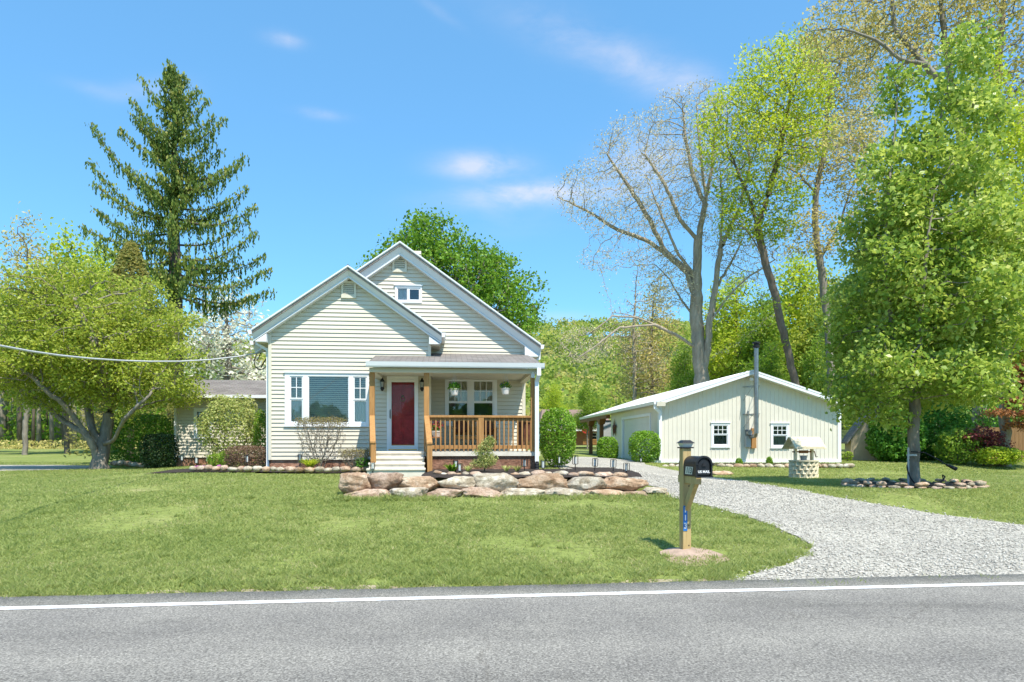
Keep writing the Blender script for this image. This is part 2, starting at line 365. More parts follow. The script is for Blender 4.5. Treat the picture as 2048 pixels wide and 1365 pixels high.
# road
def road_mat():
    m,nt,out=newmat('worn asphalt'); p=principled(nt,out,.9,.2)
    v=objvec(nt); a=noise_n(nt,55,3,.8,v); b=noise_n(nt,1.3,5,.6,v); vo=nt.nodes.new('ShaderNodeTexVoronoi'); vo.inputs['Scale'].default_value=70; nt.links.new(v,vo.inputs['Vector'])
    r=ramp(nt,[(.30,(.105,.097,.086)),(.5,(.238,.222,.198)),(.72,(.41,.388,.35))]); nt.links.new(a.outputs['Fac'],r.inputs[0])
    r2=ramp(nt,[(0,(.55,.55,.55)),(.5,(1,1,1)),(1,(1.45,1.45,1.43))]); nt.links.new(vo.outputs['Color'],r2.inputs[0])
    c=mix(nt,1,r.outputs[0],r2.outputs[0],'MULTIPLY')
    r3=ramp(nt,[(.3,(.86,.86,.87)),(.7,(1.08,1.08,1.07))]); nt.links.new(b.outputs['Fac'],r3.inputs[0])
    c=mix(nt,1,c,r3.outputs[0],'MULTIPLY')
    # old oil stains in the lane
    n4=noise_n(nt,.55,4,.55,objvec(nt,(.45,1.5,1))); r4=ramp(nt,[(.56,(1,1,1)),(.75,(.66,.66,.66))]); nt.links.new(n4.outputs['Fac'],r4.inputs[0])
    c=mix(nt,1,c,r4.outputs[0],'MULTIPLY')
    # cracks, and the polish of the wheel tracks
    wv=noise_n(nt,.9,4,.6,v); vd=nt.nodes.new('ShaderNodeVectorMath'); vd.operation='MULTIPLY_ADD'; vd.inputs[1].default_value=(.5,.5,.5); nt.links.new(wv.outputs['Color'],vd.inputs[0]); nt.links.new(v,vd.inputs[2])
    vc=nt.nodes.new('ShaderNodeTexVoronoi'); vc.feature='DISTANCE_TO_EDGE'; vc.inputs['Scale'].default_value=.42; nt.links.new(vd.outputs[0],vc.inputs['Vector'])
    rc=ramp(nt,[(.0,(.80,.79,.78)),(.003,(.88,.87,.86)),(.006,(1,1,1))]); nt.links.new(vc.outputs['Distance'],rc.inputs[0])
    n5=noise_n(nt,.35,3,.5,v); r5=ramp(nt,[(.48,(0,0,0)),(.56,(1,1,1))]); nt.links.new(n5.outputs['Fac'],r5.inputs[0])
    c=mix(nt,r5.outputs[0],c,mix(nt,1,c,rc.outputs[0],'MULTIPLY'))
    sx=nt.nodes.new('ShaderNodeSeparateXYZ'); nt.links.new(v,sx.inputs[0]); q1=nt.nodes.new('ShaderNodeMath'); q1.operation='MULTIPLY_ADD'; q1.inputs[1].default_value=-.1097; nt.links.new(sx.outputs[0],q1.inputs[0]); nt.links.new(sx.outputs[1],q1.inputs[2])
    q2=nt.nodes.new('ShaderNodeMapRange'); q2.inputs[1].default_value=4.0; q2.inputs[2].default_value=7.2; nt.links.new(q1.outputs[0],q2.inputs[0])
    r6=ramp(nt,[(0,(1,1,1)),(.22,(.87,.87,.87)),(.42,(1.04,1.04,1.03)),(.66,(.88,.88,.88)),(.93,(1.0,1.0,1.0)),(1,(1.13,1.12,1.08))]); nt.links.new(q2.outputs[0],r6.inputs[0])
    c=mix(nt,1,c,r6.outputs[0],'MULTIPLY')
    nt.links.new(c,p.inputs['Base Color']); bump(nt,p,a.outputs['Fac'],.5,.008); return m
RS=.1097; RA=math.atan(RS)
def road_edge(x): return 7.184+RS*x+.53
xr=np.concatenate([np.linspace(-300,-16,20),np.arange(-15,16,.06),np.linspace(17,300,20)])
V=[];Fc=[]
for i,x in enumerate(xr):
    j=.045*noise.noise((x*1.7,3,0))+.03*noise.noise((x*7,9,0))
    V+=[(x,road_edge(x)-8.2,0),(x,road_edge(x)-.6,0.0),(x,road_edge(x)+j,0.0),(x,road_edge(x)+j+.01,-.06)]
for i in range(len(xr)-1):
    for k in range(3): a=i*4+k; Fc.append((a,a+4,a+5,a+1))
kind(link('road',fast_mesh('road',V,Fc,road_mat())),'structure')
def line_mat():
    m,nt,out=newmat('white road paint'); p=principled(nt,out,.7,.2); v=objvec(nt); n=noise_n(nt,45,4,.8,v)
    r=ramp(nt,[(.30,(.40,.40,.39)),(.42,(.80,.80,.79))]); nt.links.new(n.outputs['Fac'],r.inputs[0]); nt.links.new(r.outputs[0],p.inputs['Base Color']); return m
V=[];Fc=[]
for i,x in enumerate(xr):
    y=7.184+RS*x; a=.006*noise.noise((x*9,0,0)); b=.006*noise.noise((x*9,5,0)); V+=[(x,y-.085+a,.005),(x,y+.045+b,.005)]
for i in range(len(xr)-1): a=i*2; Fc.append((a,a+2,a+3,a+1))
kind(link('road_line',fast_mesh('road_line',V,Fc,line_mat())),'structure')
# sheets drawn on the ground
def sheet(name,outline,mat,dz=.012,cell=.35,jit=.05,zf=None):
    pts=[]; n=len(outline)
    for i in range(n):
        a=outline[i]; b=outline[(i+1)%n]; L=(b-a).length; k=max(1,int(L/.14))
        for t in range(k):
            p=a.lerp(b,t/k); nn=noise.noise((p.x*2.3,p.y*2.3,1))*jit+noise.noise((p.x*8,p.y*8,4))*jit*.6
            d=(b-a).normalized(); pts.append(Vector((p.x-d.y*nn,p.y+d.x*nn)))
    vs=list(pts); ed=[(i,(i+1)%len(pts)) for i in range(len(pts))]
    mnx=min(p.x for p in pts);mxx=max(p.x for p in pts);mny=min(p.y for p in pts);mxy=max(p.y for p in pts)
    for x in np.arange(mnx,mxx,cell):
        for y in np.arange(mny,mxy,cell): vs.append(Vector((x,y)))
    ov,oe,of,_,_,_=geometry.delaunay_2d_cdt(vs,ed,[],1,1e-5)
    zf=zf or ground
    V=[(p.x,p.y,zf(p.x,p.y)+dz) for p in ov]
    Fc=[f for f in of if len(f)==3]
    me=fast_mesh(name,V,[list(f) for f in Fc],mat,smooth=True)
    bm=bmesh.new(); bm.from_mesh(me); bmesh.ops.recalc_face_normals(bm,faces=bm.faces)
    for f in bm.faces:
        if f.normal.z<0: f.normal_flip()
    bm.to_mesh(me); bm.free()
    o=link(name,me); kind(o,'structure'); return o,pts
def gravel_mat():
    m,nt,out=newmat('crushed stone'); p=principled(nt,out,.9,.15)
    v=objvec(nt); vo=nt.nodes.new('ShaderNodeTexVoronoi'); vo.inputs['Scale'].default_value=38; nt.links.new(v,vo.inputs['Vector'])
    r=ramp(nt,[(0,(.28,.262,.225)),(.35,(.415,.39,.34)),(.7,(.50,.47,.41)),(1,(.62,.585,.51))]); 
    sp=nt.nodes.new('ShaderNodeSeparateColor'); nt.links.new(vo.outputs['Color'],sp.inputs[0]); nt.links.new(sp.outputs[0],r.inputs[0])
    r2=ramp(nt,[(.0,(1,1,1)),(.45,(.95,.95,.95)),(.75,(.74,.73,.71))]); nt.links.new(vo.outputs['Distance'],r2.inputs[0])
    c=mix(nt,1,r.outputs[0],r2.outputs[0],'MULTIPLY')
    n=noise_n(nt,.7,5,.6,v); r3=ramp(nt,[(.3,(.8,.8,.81)),(.7,(1.1,1.1,1.09))]); nt.links.new(n.outputs['Fac'],r3.inputs[0])
    nt.links.new(mix(nt,1,c,r3.outputs[0],'MULTIPLY'),p.inputs['Base Color']); bump(nt,p,vo.outputs['Distance'],-.8,.03); return m
GM=gravel_mat()
dr_px=[(1322,992),(1360,1000),(1400,1010),(1450,1022),(1500,1037),(1550,1055),(1600,1078),(1626,1092),(1612,1112),(1580,1130),(1530,1143),(1490,1153),(1450,1163)]
drv=[gp(*p).xy for p in dr_px]
drv+=[Vector((3.6,road_edge(3.6)-.12)),Vector((9,road_edge(9)-.12)),Vector((14,road_edge(14)-.1)),Vector((18,road_edge(18)+.6))]
drv+=[Vector((14.2,11.6))]+[gp(*p).xy for p in [(2048,1052),(1900,1033),(1760,1011),(1620,987),(1520,970),(1450,959),(1390,949),(1330,938),(1290,930)]]
drv+=[Vector((5.5,29)),Vector((5.2,31.5)),Vector((3.3,31.5)),Vector((1.3,27)),Vector((1.2,21.5)),Vector((1.5,19.5)),Vector((2.6,17.5)),Vector((3.45,15.8))]
o,DRIVE=sheet('driveway',drv,GM,.015)
side=[gp(-400,941).xy,gp(0,943).xy,gp(120,941).xy,gp(215,938).xy,gp(225,933).xy,gp(120,931).xy,gp(0,931).xy,gp(-400,930).xy]
o,SIDE=sheet('gravel_path',side,GM,.015)
shm=mk('sandy road shoulder',(.34,.285,.19),.95,.35,12,bp=.6,bs=30)
sh=[Vector((x,road_edge(x)-.1)) for x in np.arange(-16,4.2,.5)]+[Vector((x,road_edge(x)+.20+.20*noise.noise((x*.8,2,2))+.12*noise.noise((x*3,5,2)))) for x in np.arange(4,-16,-.15)]
sheet('shoulder',sh,shm,.008,.3,.06)
# ------------------------------------------------------------------ house
PHI=math.radians(5.5); CO,SI=math.cos(PHI),math.sin(PHI)
HX,HYY,HB=-4.605,19.4,.86
house=empty('house',(HX,HYY,HB),PHI)
tag(house,'single storey cream sided house with two front gables, red door and cedar porch','house')
V1=.95
def H(px,py,v,frame=(HX,HYY,HB,CO,SI)):
    ox,oy,zb,c,s=frame; a=(px-CX)/F
    t=(v-ox*s+oy*c)/(c-a*s)
    return ((t*a-ox)*c+(t-oy)*s, CZ+t*(HY-py)/F-zb)
def h2w(u,v,z): return Vector((HX+u*CO-v*SI,HYY+u*SI+v*CO,HB+z))
def siding(mb,v,left,right,z0,z1,openings,course=.116,lap=.021,phase=0.0,extra=(),out=-1,axis='v'):
    """lapped boards; left(z), right(z) give the wall's edges"""
    zs={z0,z1}
    k=math.floor((z0-phase)/course)
    while phase+k*course<z1:
        if phase+k*course>z0: zs.add(phase+k*course)
        zs.add(phase+(k+.84)*course)
        k+=1
    for o in openings: zs|={o[2],o[3]}
    zs|=set(extra); zs=sorted(z for z in zs if z0-1e-6<=z<=z1+1e-6)
    for a,b in zip(zs,zs[1:]):
        if b-a<1e-4: continue
        mid=(a+b)/2; kk=math.floor((mid-phase)/course); zb_=phase+kk*course
        prof=lambda f: lap*(1-f/.84) if f<=.8401 else -.012*(f-.84)/.16
        oa=prof((a-zb_)/course); ob=prof((b-zb_)/course)
        iv=[[left(a),right(a),left(b),right(b)]]
        for o in openings:
            if o[2]<mid<o[3]:
                nv=[]
                for l0,r0,l1,r1 in iv:
                    if o[0]>l0 and o[0]<max(r0,r1): nv.append([l0,o[0],l1,o[0]])
                    if o[1]<r0 and o[1]>l0: nv.append([o[1],r0,o[1],r1])
                    if o[0]>=max(r0,r1) or o[1]<=min(l0,l1): nv.append([l0,r0,l1,r1])
                iv=nv
        for l0,r0,l1,r1 in iv:
            if axis=='v':
                mb.quad((l0,v+out*oa,a),(r0,v+out*oa,a),(r1,v+out*ob,b),(l1,v+out*ob,b))
                if abs(a-zb_)<1e-5: mb.quad((l0,v+.012,a),(r0,v+.012,a),(r0,v+out*oa,a),(l0,v+out*oa,a))
            else:
                mb.quad((v+out*oa,l0,a),(v+out*oa,r0,a),(v+out*ob,r1,b),(v+out*ob,l1,b))
                if abs(a-zb_)<1e-5: mb.quad((v,l0,a),(v,r0,a),(v+out*oa,r0,a),(v+out*oa,l0,a))
def gable_roof(root,apex_px,l_px,r_px,vf,vb,thick,board,mat='shingle',tilt=.14,name='roof',gutters=True):
    ua,za=H(*apex_px,vf); ul,zl=H(*l_px,vf); ur,zr=H(*r_px,vf)
    m=((za-zl)/(ua-ul)+(za-zr)/(ur-ua))/2; hw=((ua-ul)+(ur-ua))/2; ul,ur=ua-hw,ua+hw; ze=za-m*hw
    th=thick*math.sqrt(1+m*m)
    mb=MB()
    for s in (-1,1):
        ue=ua+s*hw
        mb.hexa([(ua,vf,za-th),(ue,vf,ze-th),(ue,vb,ze-th),(ua,vb,za-th),(ua,vf,za),(ue,vf,ze),(ue,vb,ze),(ua,vb,za)])
    mb.add([(ua-.09,vf-.01,za-.09*m+.012),(ua,vf-.01,za+.03),(ua+.09,vf-.01,za-.09*m+.012),(ua-.09,vb,za-.09*m+.012),(ua,vb,za+.03),(ua+.09,vb,za-.09*m+.012)],[(0,1,4,3),(1,2,5,4),(0,3,5,2)])
    roof=mb.build(name,M[mat],root)
    for s in (-1,1):
        ue=ua+s*hw; b=MB()
        dz=.035   # bright drip edge, then the raked face leaning back
        b.hexa([(ua,vf-.035,za-dz-.005),(ue,vf-.035,ze-dz-.005),(ue,vf+.001,ze-dz-.005),(ua,vf+.001,za-dz-.005),(ua,vf-.035,za+.004),(ue,vf-.035,ze+.004),(ue,vf+.001,ze+.004),(ua,vf+.001,za+.004)])
        zt,ze_t=za-dz-.006,ze-dz-.006
        b.quad((ua,vf-.012,zt),(ue,vf-.012,ze_t),(ue,vf+tilt,ze_t-board),(ua,vf+tilt,zt-board))
        b.quad((ua,vf+tilt,zt-board),(ue,vf+tilt,ze_t-board),(ue,vf+.3,ze_t-board+.0),(ua,vf+.3,zt-board))
        # thin bright lower edge
        b.hexa([(ua,vf+tilt-.02,zt-board-.045),(ue-s*.02,vf+tilt-.02,ze_t-board-.045),(ue-s*.02,vf+.36,ze_t-board-.045),(ua,vf+.36,zt-board-.045),(ua,vf+tilt-.02,zt-board-.001),(ue-s*.02,vf+tilt-.02,ze_t-board-.001),(ue-s*.02,vf+.36,ze_t-board-.001),(ua,vf+.36,zt-board-.001)])
        b.build('rake_board',M['rake'],root,fix=True)
        if gutters:
            g=MB(); x0,x1=(ue-.11,ue+.0) if s<0 else (ue,ue+.11)
            g.prism([(x0,ze-.15),(x1-(0 if s<0 else .03),ze-.15),(x1,ze-.03),(x0,ze-.03)] if s>0 else [(x0,ze-.03),(x0+.03,ze-.15),(x1,ze-.15),(x1,ze-.03)],1,vf-.02,vb)
            g.build('gutter',M['white'],root)
    return ua,za,m,hw,ze
def eave_return(root,ue,uw,ztop_e,ztop_w,zb,v0,v1):
    """boxed return at the foot of a rake, plus the flat soffit along the eave"""
    b=MB(); b.add([(ue,v0,zb),(uw,v0,zb),(uw,v0,ztop_w),(ue,v0,ztop_e),(ue,.02+v1,zb),(uw,.02+v1,zb),(uw,.02+v1,ztop_w),(ue,.02+v1,ztop_e)],
        [(0,1,2,3),(4,7,6,5),(0,4,5,1),(1,5,6,2),(0,3,7,4)])
    b.build('eave_return',M['white'],root)

def window(parent,u0,u1,z0,z1,v,units,fw=.07,proud=.035,mun='white',sill=True,glass='glass',label=None):
    """outer trim u0..u1; units: dicts with u0,u1 plus optional split z, grid, blind"""
    f=MB()
    vo=v-proud
    # outer trim frame made of four boards + mullions between the units
    f.box(u0,u1,vo,v+.05,z1-fw,z1); f.box(u0,u1,vo,v+.05,z0,z0+fw)
    edges=[u0]+[e for un in units for e in (un['u0'],un['u1'])]+[u1]
    for i in range(0,len(edges),2): f.box(edges[i],edges[i+1],vo+.001,v+.049,z0+fw,z1-fw)
    if sill: f.box(u0-.02,u1+.02,vo-.025,v,z0-.025,z0-.001)
    f.box(u0-.03,u1+.03,vo-.03,v+.01,z1+.001,z1+.03)
    o=f.build('window',M['white'],parent)
    if label: o['label']=label
    for un in units:
        a,b=un['u0'],un['u1']; lo,hi=z0+fw,z1-fw; s=un.get('split'); sw=un.get('sash',.035)
        parts=[(lo,hi)] if s is None else [(lo,s),(s,hi)]
        sb=MB()
        for k,(p,q) in enumerate(parts):
            vv=v-.004 if k==0 and s is not None else v-.018
            sb.box(a,b,vv,v+.03,p,p+sw); sb.box(a,b,vv,v+.03,q-sw,q); sb.box(a,a+sw,vv+.001,v+.029,p+sw,q-sw); sb.box(b-sw,b,vv+.001,v+.029,p+sw,q-sw)
            g=un.get('grid') if k==len(parts)-1 else un.get('grid0')
            if g:
                for i in range(1,g[0]): x=a+sw+(b-a-2*sw)*i/g[0]; sb.box(x-.011,x+.011,vv+.002,v+.004,p+sw,q-sw)
                for i in range(1,g[1]): z=p+sw+(q-p-2*sw)*i/g[1]; sb.box(a+sw,b-sw,vv+.003,v+.003,z-.011,z+.011)
            pn=MB(); pn.box(a+sw-.004,b-sw+.004,v+.008,v+.014,p+sw-.004,q-sw+.004); pn.build('pane',M[un.get('g',[glass,glass])[k]] if 'g' in un else M[glass],o)
            bl=un.get('blind',[None,None])[k]
            if bl=='slats':
                bb=MB(); z=p+.03
                while z<q-.02:
                    bb.hexa([(a+.02,v+.055,z-.017),(b-.02,v+.055,z-.017),(b-.02,v+.085,z+.015),(a+.02,v+.085,z+.015),(a+.02,v+.055,z-.014),(b-.02,v+.055,z-.014),(b-.02,v+.085,z+.018),(a+.02,v+.085,z+.018)]); z+=.056
                bb.build('blind',M['blind'],o)
            elif bl in ('curtain','shade','gshade','lshade'):
                bb=MB()
                n=26
                for i in range(n):
                    x=a+(b-a)*i/n; x2=a+(b-a)*(i+1)/n; y=v+.07+.012*math.sin(i*1.7); y2=v+.07+.012*math.sin((i+1)*1.7)
                    bb.quad((x,y,p),(x2,y2,p),(x2,y2,q),(x,y,q))
                bb.build('curtain',M[{'curtain':'curtain','shade':'blind'}.get(bl,bl)],o)
        sb.build('sash',M[mun],o)
    r=MB(); a,b=u0+.02,u1-.02; lo,hi=z0+.02,z1-.02; d=v+.35
    r.quad((a,d,lo),(b,d,lo),(b,d,hi),(a,d,hi)); r.quad((a,v+.05,lo),(a,d,lo),(a,d,hi),(a,v+.05,hi)); r.quad((b,v+.05,lo),(b,v+.05,hi),(b,d,hi),(b,d,lo))
    r.quad((a,v+.05,lo),(b,v+.05,lo),(b,d,lo),(a,d,lo)); r.quad((a,v+.05,hi),(a,d,hi),(b,d,hi),(b,v+.05,hi))
    r.build('reveal',M['interior'],o,fix=False)
    return o
def vent(parent,u0,u1,z0,z1,v):
    b=MB(); fw=.06
    b.box(u0,u1,v-.05,v+.02,z1-fw,z1); b.box(u0,u1,v-.05,v+.02,z0,z0+fw*1.5); b.box(u0,u0+fw,v-.049,v+.02,z0+fw*1.5,z1-fw); b.box(u1-fw,u1,v-.049,v+.02,z0+fw*1.5,z1-fw)
    n=6; lo,hi=z0+fw*1.5,z1-fw
    for i in range(n):
        z=lo+(hi-lo)*(i+.1)/n
        b.hexa([(u0+fw,v-.045,z),(u1-fw,v-.045,z),(u1-fw,v-.005,z+.045),(u0+fw,v-.005,z+.045),(u0+fw,v-.045,z+.012),(u1-fw,v-.045,z+.012),(u1-fw,v-.005,z+.057),(u0+fw,v-.005,z+.057)])
    b.build('gable_vent',M['offwhite'],parent)

# --- roofs first: they fix the wall tops
fA=gable_roof(house,(696,531),(504,662),(884,660),-.36,V1+3.2,.10,.23)
mA=gable_roof(house,(800,483),(513,684),(1087,684),V1-.36,V1+9.5,.11,.29,name='roof')
ua,za,m1,hw1,ze1=fA; ub,zb2,m2,hw2,ze2=mA
# --- front wall (v=0)
uL=H(538,800,0)[0]; uR=H(861,800,0)[0]; zs0=H(600,920,0)[1]
top1=lambda u: za-.14-m1*abs(u-ua)
def winpx(v,x0,y0,x1,y1):
    a,b=H(x0,y1,v); c,d=H(x1,y0,v); return a,c,b,d
pw=winpx(0,570,748,738,852); dr=winpx(0,774,753.5,836.5,903)
fv=winpx(0,683,564,713,597)
zc=min(top1(uL),top1(uR)); zap=za-.14
L1=lambda z: max(uL,ua-(zap-z)/m1); R1=lambda z: min(uR,ua+(zap-z)/m1)
mb=MB(); siding(mb,0,L1,R1,zs0,zap-.02,[pw,dr],phase=zs0,extra=(top1(uL),top1(uR)))
mb.quad((uL,0,0),(uL,0,zc),(uL,V1+3,zc),(uL,V1+3,0)); mb.quad((uR,0,0),(uR,V1,0),(uR,V1,zc),(uR,0,zc))
mb.build('wall',M['siding'],house,fix=False)
for q0,q1,ut in ((uL-.012,uL+.075,uL),(uR-.075,uR+.012,uR)): cb=MB(); cb.box(q0,q1,-.03,.09,zs0,top1(ut)); cb.build('corner_board',M['offwhite'],house)
vent(house,*fv,-.012)
fo=MB(); fo.box(uL+.02,uR-.02,.03,.2,-.35,zs0); fo.box(uL+.02,uL+.2,.2,V1+8,-.35,zs0); fo.build('foundation',M['found'],house)
# --- main wall (v=V1)
uR2=H(1050,800,V1)[0]; uL2=ub-(uR2-ub)
zf=H(900,903.5,-1.75)[1]     # porch floor height
top2=lambda u: zb2-.15-m2*abs(u-ub); zap2=zb2-.15
mw=winpx(V1,890,756,994,851); sw_=winpx(V1,790,573,844,606); mv=winpx(V1,785,512,814,545)
mb=MB(); siding(mb,V1,lambda z:max(uR-.3,ub-(zap2-z)/m2),lambda z:min(uR2,ub+(zap2-z)/m2),zf-.05,zap2-.02,[mw,sw_],phase=zs0,extra=(top2(uR2),))
# upper left part of the main gable seen over the front roof
mb.quad((uR2,V1,-.3),(uR2,V1+9,-.3),(uR2,V1+9,top2(uR2)),(uR2,V1,top2(uR2)))
mb.build('wall',M['siding'],house,fix=False)
mb=MB(); zlow=za-.6; siding(mb,V1+.001,lambda z:max(uL2,ub-(zap2-z)/m2),lambda z:uR-.3,top2(uL2)-.1,zap2-.3,[sw_],phase=zs0); mb.build('wall',M['siding'],house,fix=False)
cb=MB(); cb.box(uR2-.085,uR2+.012,V1-.022,V1+.09,zf,top2(uR2)); cb.build('corner_board',M['offwhite'],house)
vent(house,*mv,V1-.012)
fo=MB(); fo.box(uR2-.2,uR2-.02,V1+.1,V1+9,-.35,zf); fo.build('foundation',M['found'],house)
# --- eave returns, soffits and downspouts
def ret(ue,uw,ze,m,v0,v1,vb,board=.27):
    s=1 if ue>uw else -1; zb_=ze-board-.06; ue2=ue-s*.06
    zw=zb_+abs(ue2-uw)*m+.02
    eave_return(house,ue2,uw,zb_+.02,zw,zb_,v0,v1)
    b=MB(); b.box(min(ue2,uw),max(ue2,uw),v1+.03,vb,zb_-.02,zb_+.0); b.box(ue2-.012,ue2+.012,v1+.03,vb,zb_+.001,ze-.02); b.build('soffit',M['soffit'],house); return zb_
r1=ret(ua-hw1,uL-.01,ze1,m1,-.24,.0,V1+3.1); r2=ret(ua+hw1,uR-.03,ze1,m1,-.24,.0,V1-.04); r3=ret(ub+hw2,uR2-.03,ze2,m2,V1-.24,V1,V1+9.4,.31)
def downspout(pts,parent,w=.075,mat='white'):
    b=MB(); pts=[Vector(p) for p in pts]
    for a,c in zip(pts,pts[1:]): b.bar(a,c,w,w*.8,(0,1,0))
    for p in pts[1:-1]: b.box(p.x-w*.52,p.x+w*.52,p.y-w*.44,p.y+w*.44,p.z-w*.45,p.z+w*.45)
    return b.build('downspout',M[mat],parent)
downspout([(ua-hw1-.03,.25,ze1-.14),(ua-hw1-.02,.25,ze1-.32),(uL-.07,.16,ze1-.52),(uL-.07,.16,.08),(uL-.25,.02,.02)],house)
downspout([(ub+hw2+.05,V1+.3,ze2-.14),(ub+hw2+.04,V1+.3,ze2-.36),(uR2+.07,V1+.2,ze2-.60),(uR2+.07,V1+.2,ze2-.85)],house)
# --- windows
def uof(px,v): return H(px,800,v)[0]
def zof(py,v,px=700): return H(px,py,v)[1]
o=window(house,*pw,0,[dict(u0=uof(580,0),u1=uof(606.5,0),split=zof(799,0),grid=(2,2),blind=['curtain','slats']),
   dict(u0=uof(617,0),u1=uof(698,0),sash=.02,blind=['slats',None]),
   dict(u0=uof(707,0),u1=uof(734,0),split=zof(800,0),grid=(2,2),blind=['curtain','slats'])],fw=.085)
window(house,*mw,V1,[dict(u0=uof(895.5,V1),u1=uof(936.5,V1),split=zof(804.5,V1,900),grid=(3,2),blind=[None,'shade']),dict(u0=uof(946,V1),u1=uof(987,V1),split=zof(804.5,V1,960),grid=(3,2),blind=[None,'shade'])],fw=.09,glass='glassdark')
window(house,*sw_,V1,[dict(u0=uof(794,V1),u1=uof(816,V1),sash=.03,blind=['curtain',None]),dict(u0=uof(816.5,V1),u1=uof(841,V1),sash=.045)],fw=.06,sill=False)
# --- front door with its storm door
d0,d1,dz0,dz1=dr; fl=zf+.02
fr=MB(); fr.box(d0,d0+.085,-.04,.1,fl,dz1); fr.box(d1-.085,d1,-.04,.1,fl,dz1); fr.box(d0+.085,d1-.085,-.041,.1,dz1-.085,dz1); fr.box(d0,d1,-.06,.1,zf-.02,fl)
fr.build('door_frame',M['white'],house)
sd=MB(); a,b,c,e=uof(777.5,0),uof(834,0),fl+.005,dz1-.09; ga,gb,gc,ge=uof(783,0),uof(829,0),zof(891.5,0),zof(764,0)
sd.box(a,ga,-.02,.02,c,e); sd.box(gb,b,-.02,.02,c,e); sd.box(ga,gb,-.021,.02,ge,e); sd.box(ga,gb,-.021,.02,c,gc)
door=sd.build('storm_door',M['white'],house)
g=MB(); g.box(ga-.004,gb+.004,-.004,.003,gc-.004,ge+.004); g.build('pane',M['doorglass'],door)
k=MB(); k.box(a+.03,a+.05,-.06,-.03,zof(836,0),zof(821,0)); k.box(a+.025,a+.055,-.031,-.02,zof(838,0),zof(819,0)); k.build('handle',M['black'],door)
rd=MB(); x0,x1=d0+.09,d1-.09
rd.box(x0,x1,.09,.13,fl,dz1-.085)
for (pa,pb,pc,pd) in [(.12,.46,.12,.5),(.54,.88,.12,.5),(.12,.46,.56,.93),(.54,.88,.56,.93)]:
    w_=x1-x0; hh=dz1-.085-fl; rd.box(x0+w_*pa,x0+w_*pb,.078,.09,fl+hh*pc,fl+hh*pd)
rdo=rd.build('door',M['red'],house,bevel=.006)
kn=MB(); kn.tube([(uof(805,0)+.055*math.cos(t*math.pi/8),.06,zof(798,0)+.06*math.sin(t*math.pi/8)) for t in range(17)],.012,6); kn.lathe([(.03,0),(.035,.02),(.02,.05)],(uof(805,0),.065,zof(793,0)),8); kn.build('knocker',M['brass'],rdo)
kp=MB(); kp.box(ga,gb,.066,.076,fl+.03,fl+.15); kp.build('kick_plate',M['brass'],rdo)
th=MB(); th.box(a,b,-.07,-.03,zf+.022,zf+.05); th.build('threshold',M['brass'],house)
# --- wall lanterns
def lantern(px,py0,py1):
    u=uof(px,0); z0,z1=zof(py1,0),zof(py0,0); h=z1-z0
    b=MB(); b.lathe([(.0,h),(.02,h*.97),(.03,h*.88),(.075,h*.74),(.06,h*.70),(.058,h*.68)],(u,-.14,z0),8); b.lathe([(.01,0),(.035,.05*h),(.06,.2*h),(.045,.3*h)],(u,-.14,z0),8)
    for i in range(6): t=i*math.pi/3; b.bar((u+.042*math.cos(t),-.14+.042*math.sin(t),z0+.28*h),(u+.056*math.cos(t),-.14+.056*math.sin(t),z0+.7*h),.01,.01)
    b.box(u-.04,u+.04,-.03,-.014,z0+.2*h,z0+.75*h); b.bar((u,-.02,z0+.55*h),(u,-.14,z0+.97*h),.018,.018)
    o=b.build('wall_lantern',M['black'],house)
    g=MB(); g.lathe([(.038,.3*h),(.05,.68*h)],(u,-.14,z0),8); g.build('glass',M['frost'],o)
lantern(765.5,756,783); lantern(844.5,756,783)
# --- porch
VP=-1.75
pu0,pu1=H(752,800,VP)[0],H(1080,800,VP)[0]; zfb=H(900,912.5,VP)[1]
stL,stR=H(750,800,VP)[0],H(848,800,VP)[0]
fl_=MB(); fl_.box(stR-.02,pu1,VP-.02,V1,zfb,zf); fl_.box(stL-.1,stR-.021,VP-.02,-.03,zfb-.0,zf); fl_.build('porch_floor',M['concrete'],house)
pf=MB(); pf.box(stR+.1,pu1-.06,VP+.03,VP+.25,-.4,zfb-.002); pf.box(pu1-.25,pu1-.061,VP+.25,V1,-.4,zfb-.002); pf.box(uR-.5,stR+.1,VP+.3,-.0,-.4,zfb-.002); pf.build('porch_foundation',M['found'],house)
# roof of the porch
vg=-2.02
g0,g1=H(732,800,vg)[0],H(1088.5,800,vg)[0]; zg1=H(900,725.5,vg)[1]; zg0=H(900,736,vg)[1]; zrt=H(800,711,0)[1]
sl=(zrt-zg1)/(0-vg); rf=MB()
ra,rb=H(735,800,vg)[0],H(1085,800,vg)[0]
def roofz(v): return zg1-.015+sl*(v-vg)
rf.hexa([(ra,vg+.02,roofz(vg)-.1),(rb,vg+.02,roofz(vg)-.1),(rb,-.0,roofz(0)-.1),(ra,-.0,roofz(0)-.1),(ra,vg+.02,roofz(vg)),(rb,vg+.02,roofz(vg)),(rb,0,roofz(0)),(ra,0,roofz(0))])
rf.hexa([(uR+.02,0,roofz(0)-.1),(rb,0,roofz(0)-.1),(rb,V1-.02,roofz(V1)-.1),(uR+.02,V1-.02,roofz(V1)-.1),(uR+.02,0,roofz(0)),(rb,0,roofz(0)),(uR2+.05,V1-.02,roofz(V1)),(uR+.02,V1-.02,roofz(V1))])
rf.build('porch_roof',M['shingle'],house)
gt=MB(); gt.prism([(vg-.09,zg1),(vg-.065,zg0+.03),(vg-.05,zg0),(vg+.018,zg0),(vg+.018,zg1)],0,g0,g1); gt.build('gutter',M['white'],house)
zbm=H(900,746.5,VP-.1)[1]
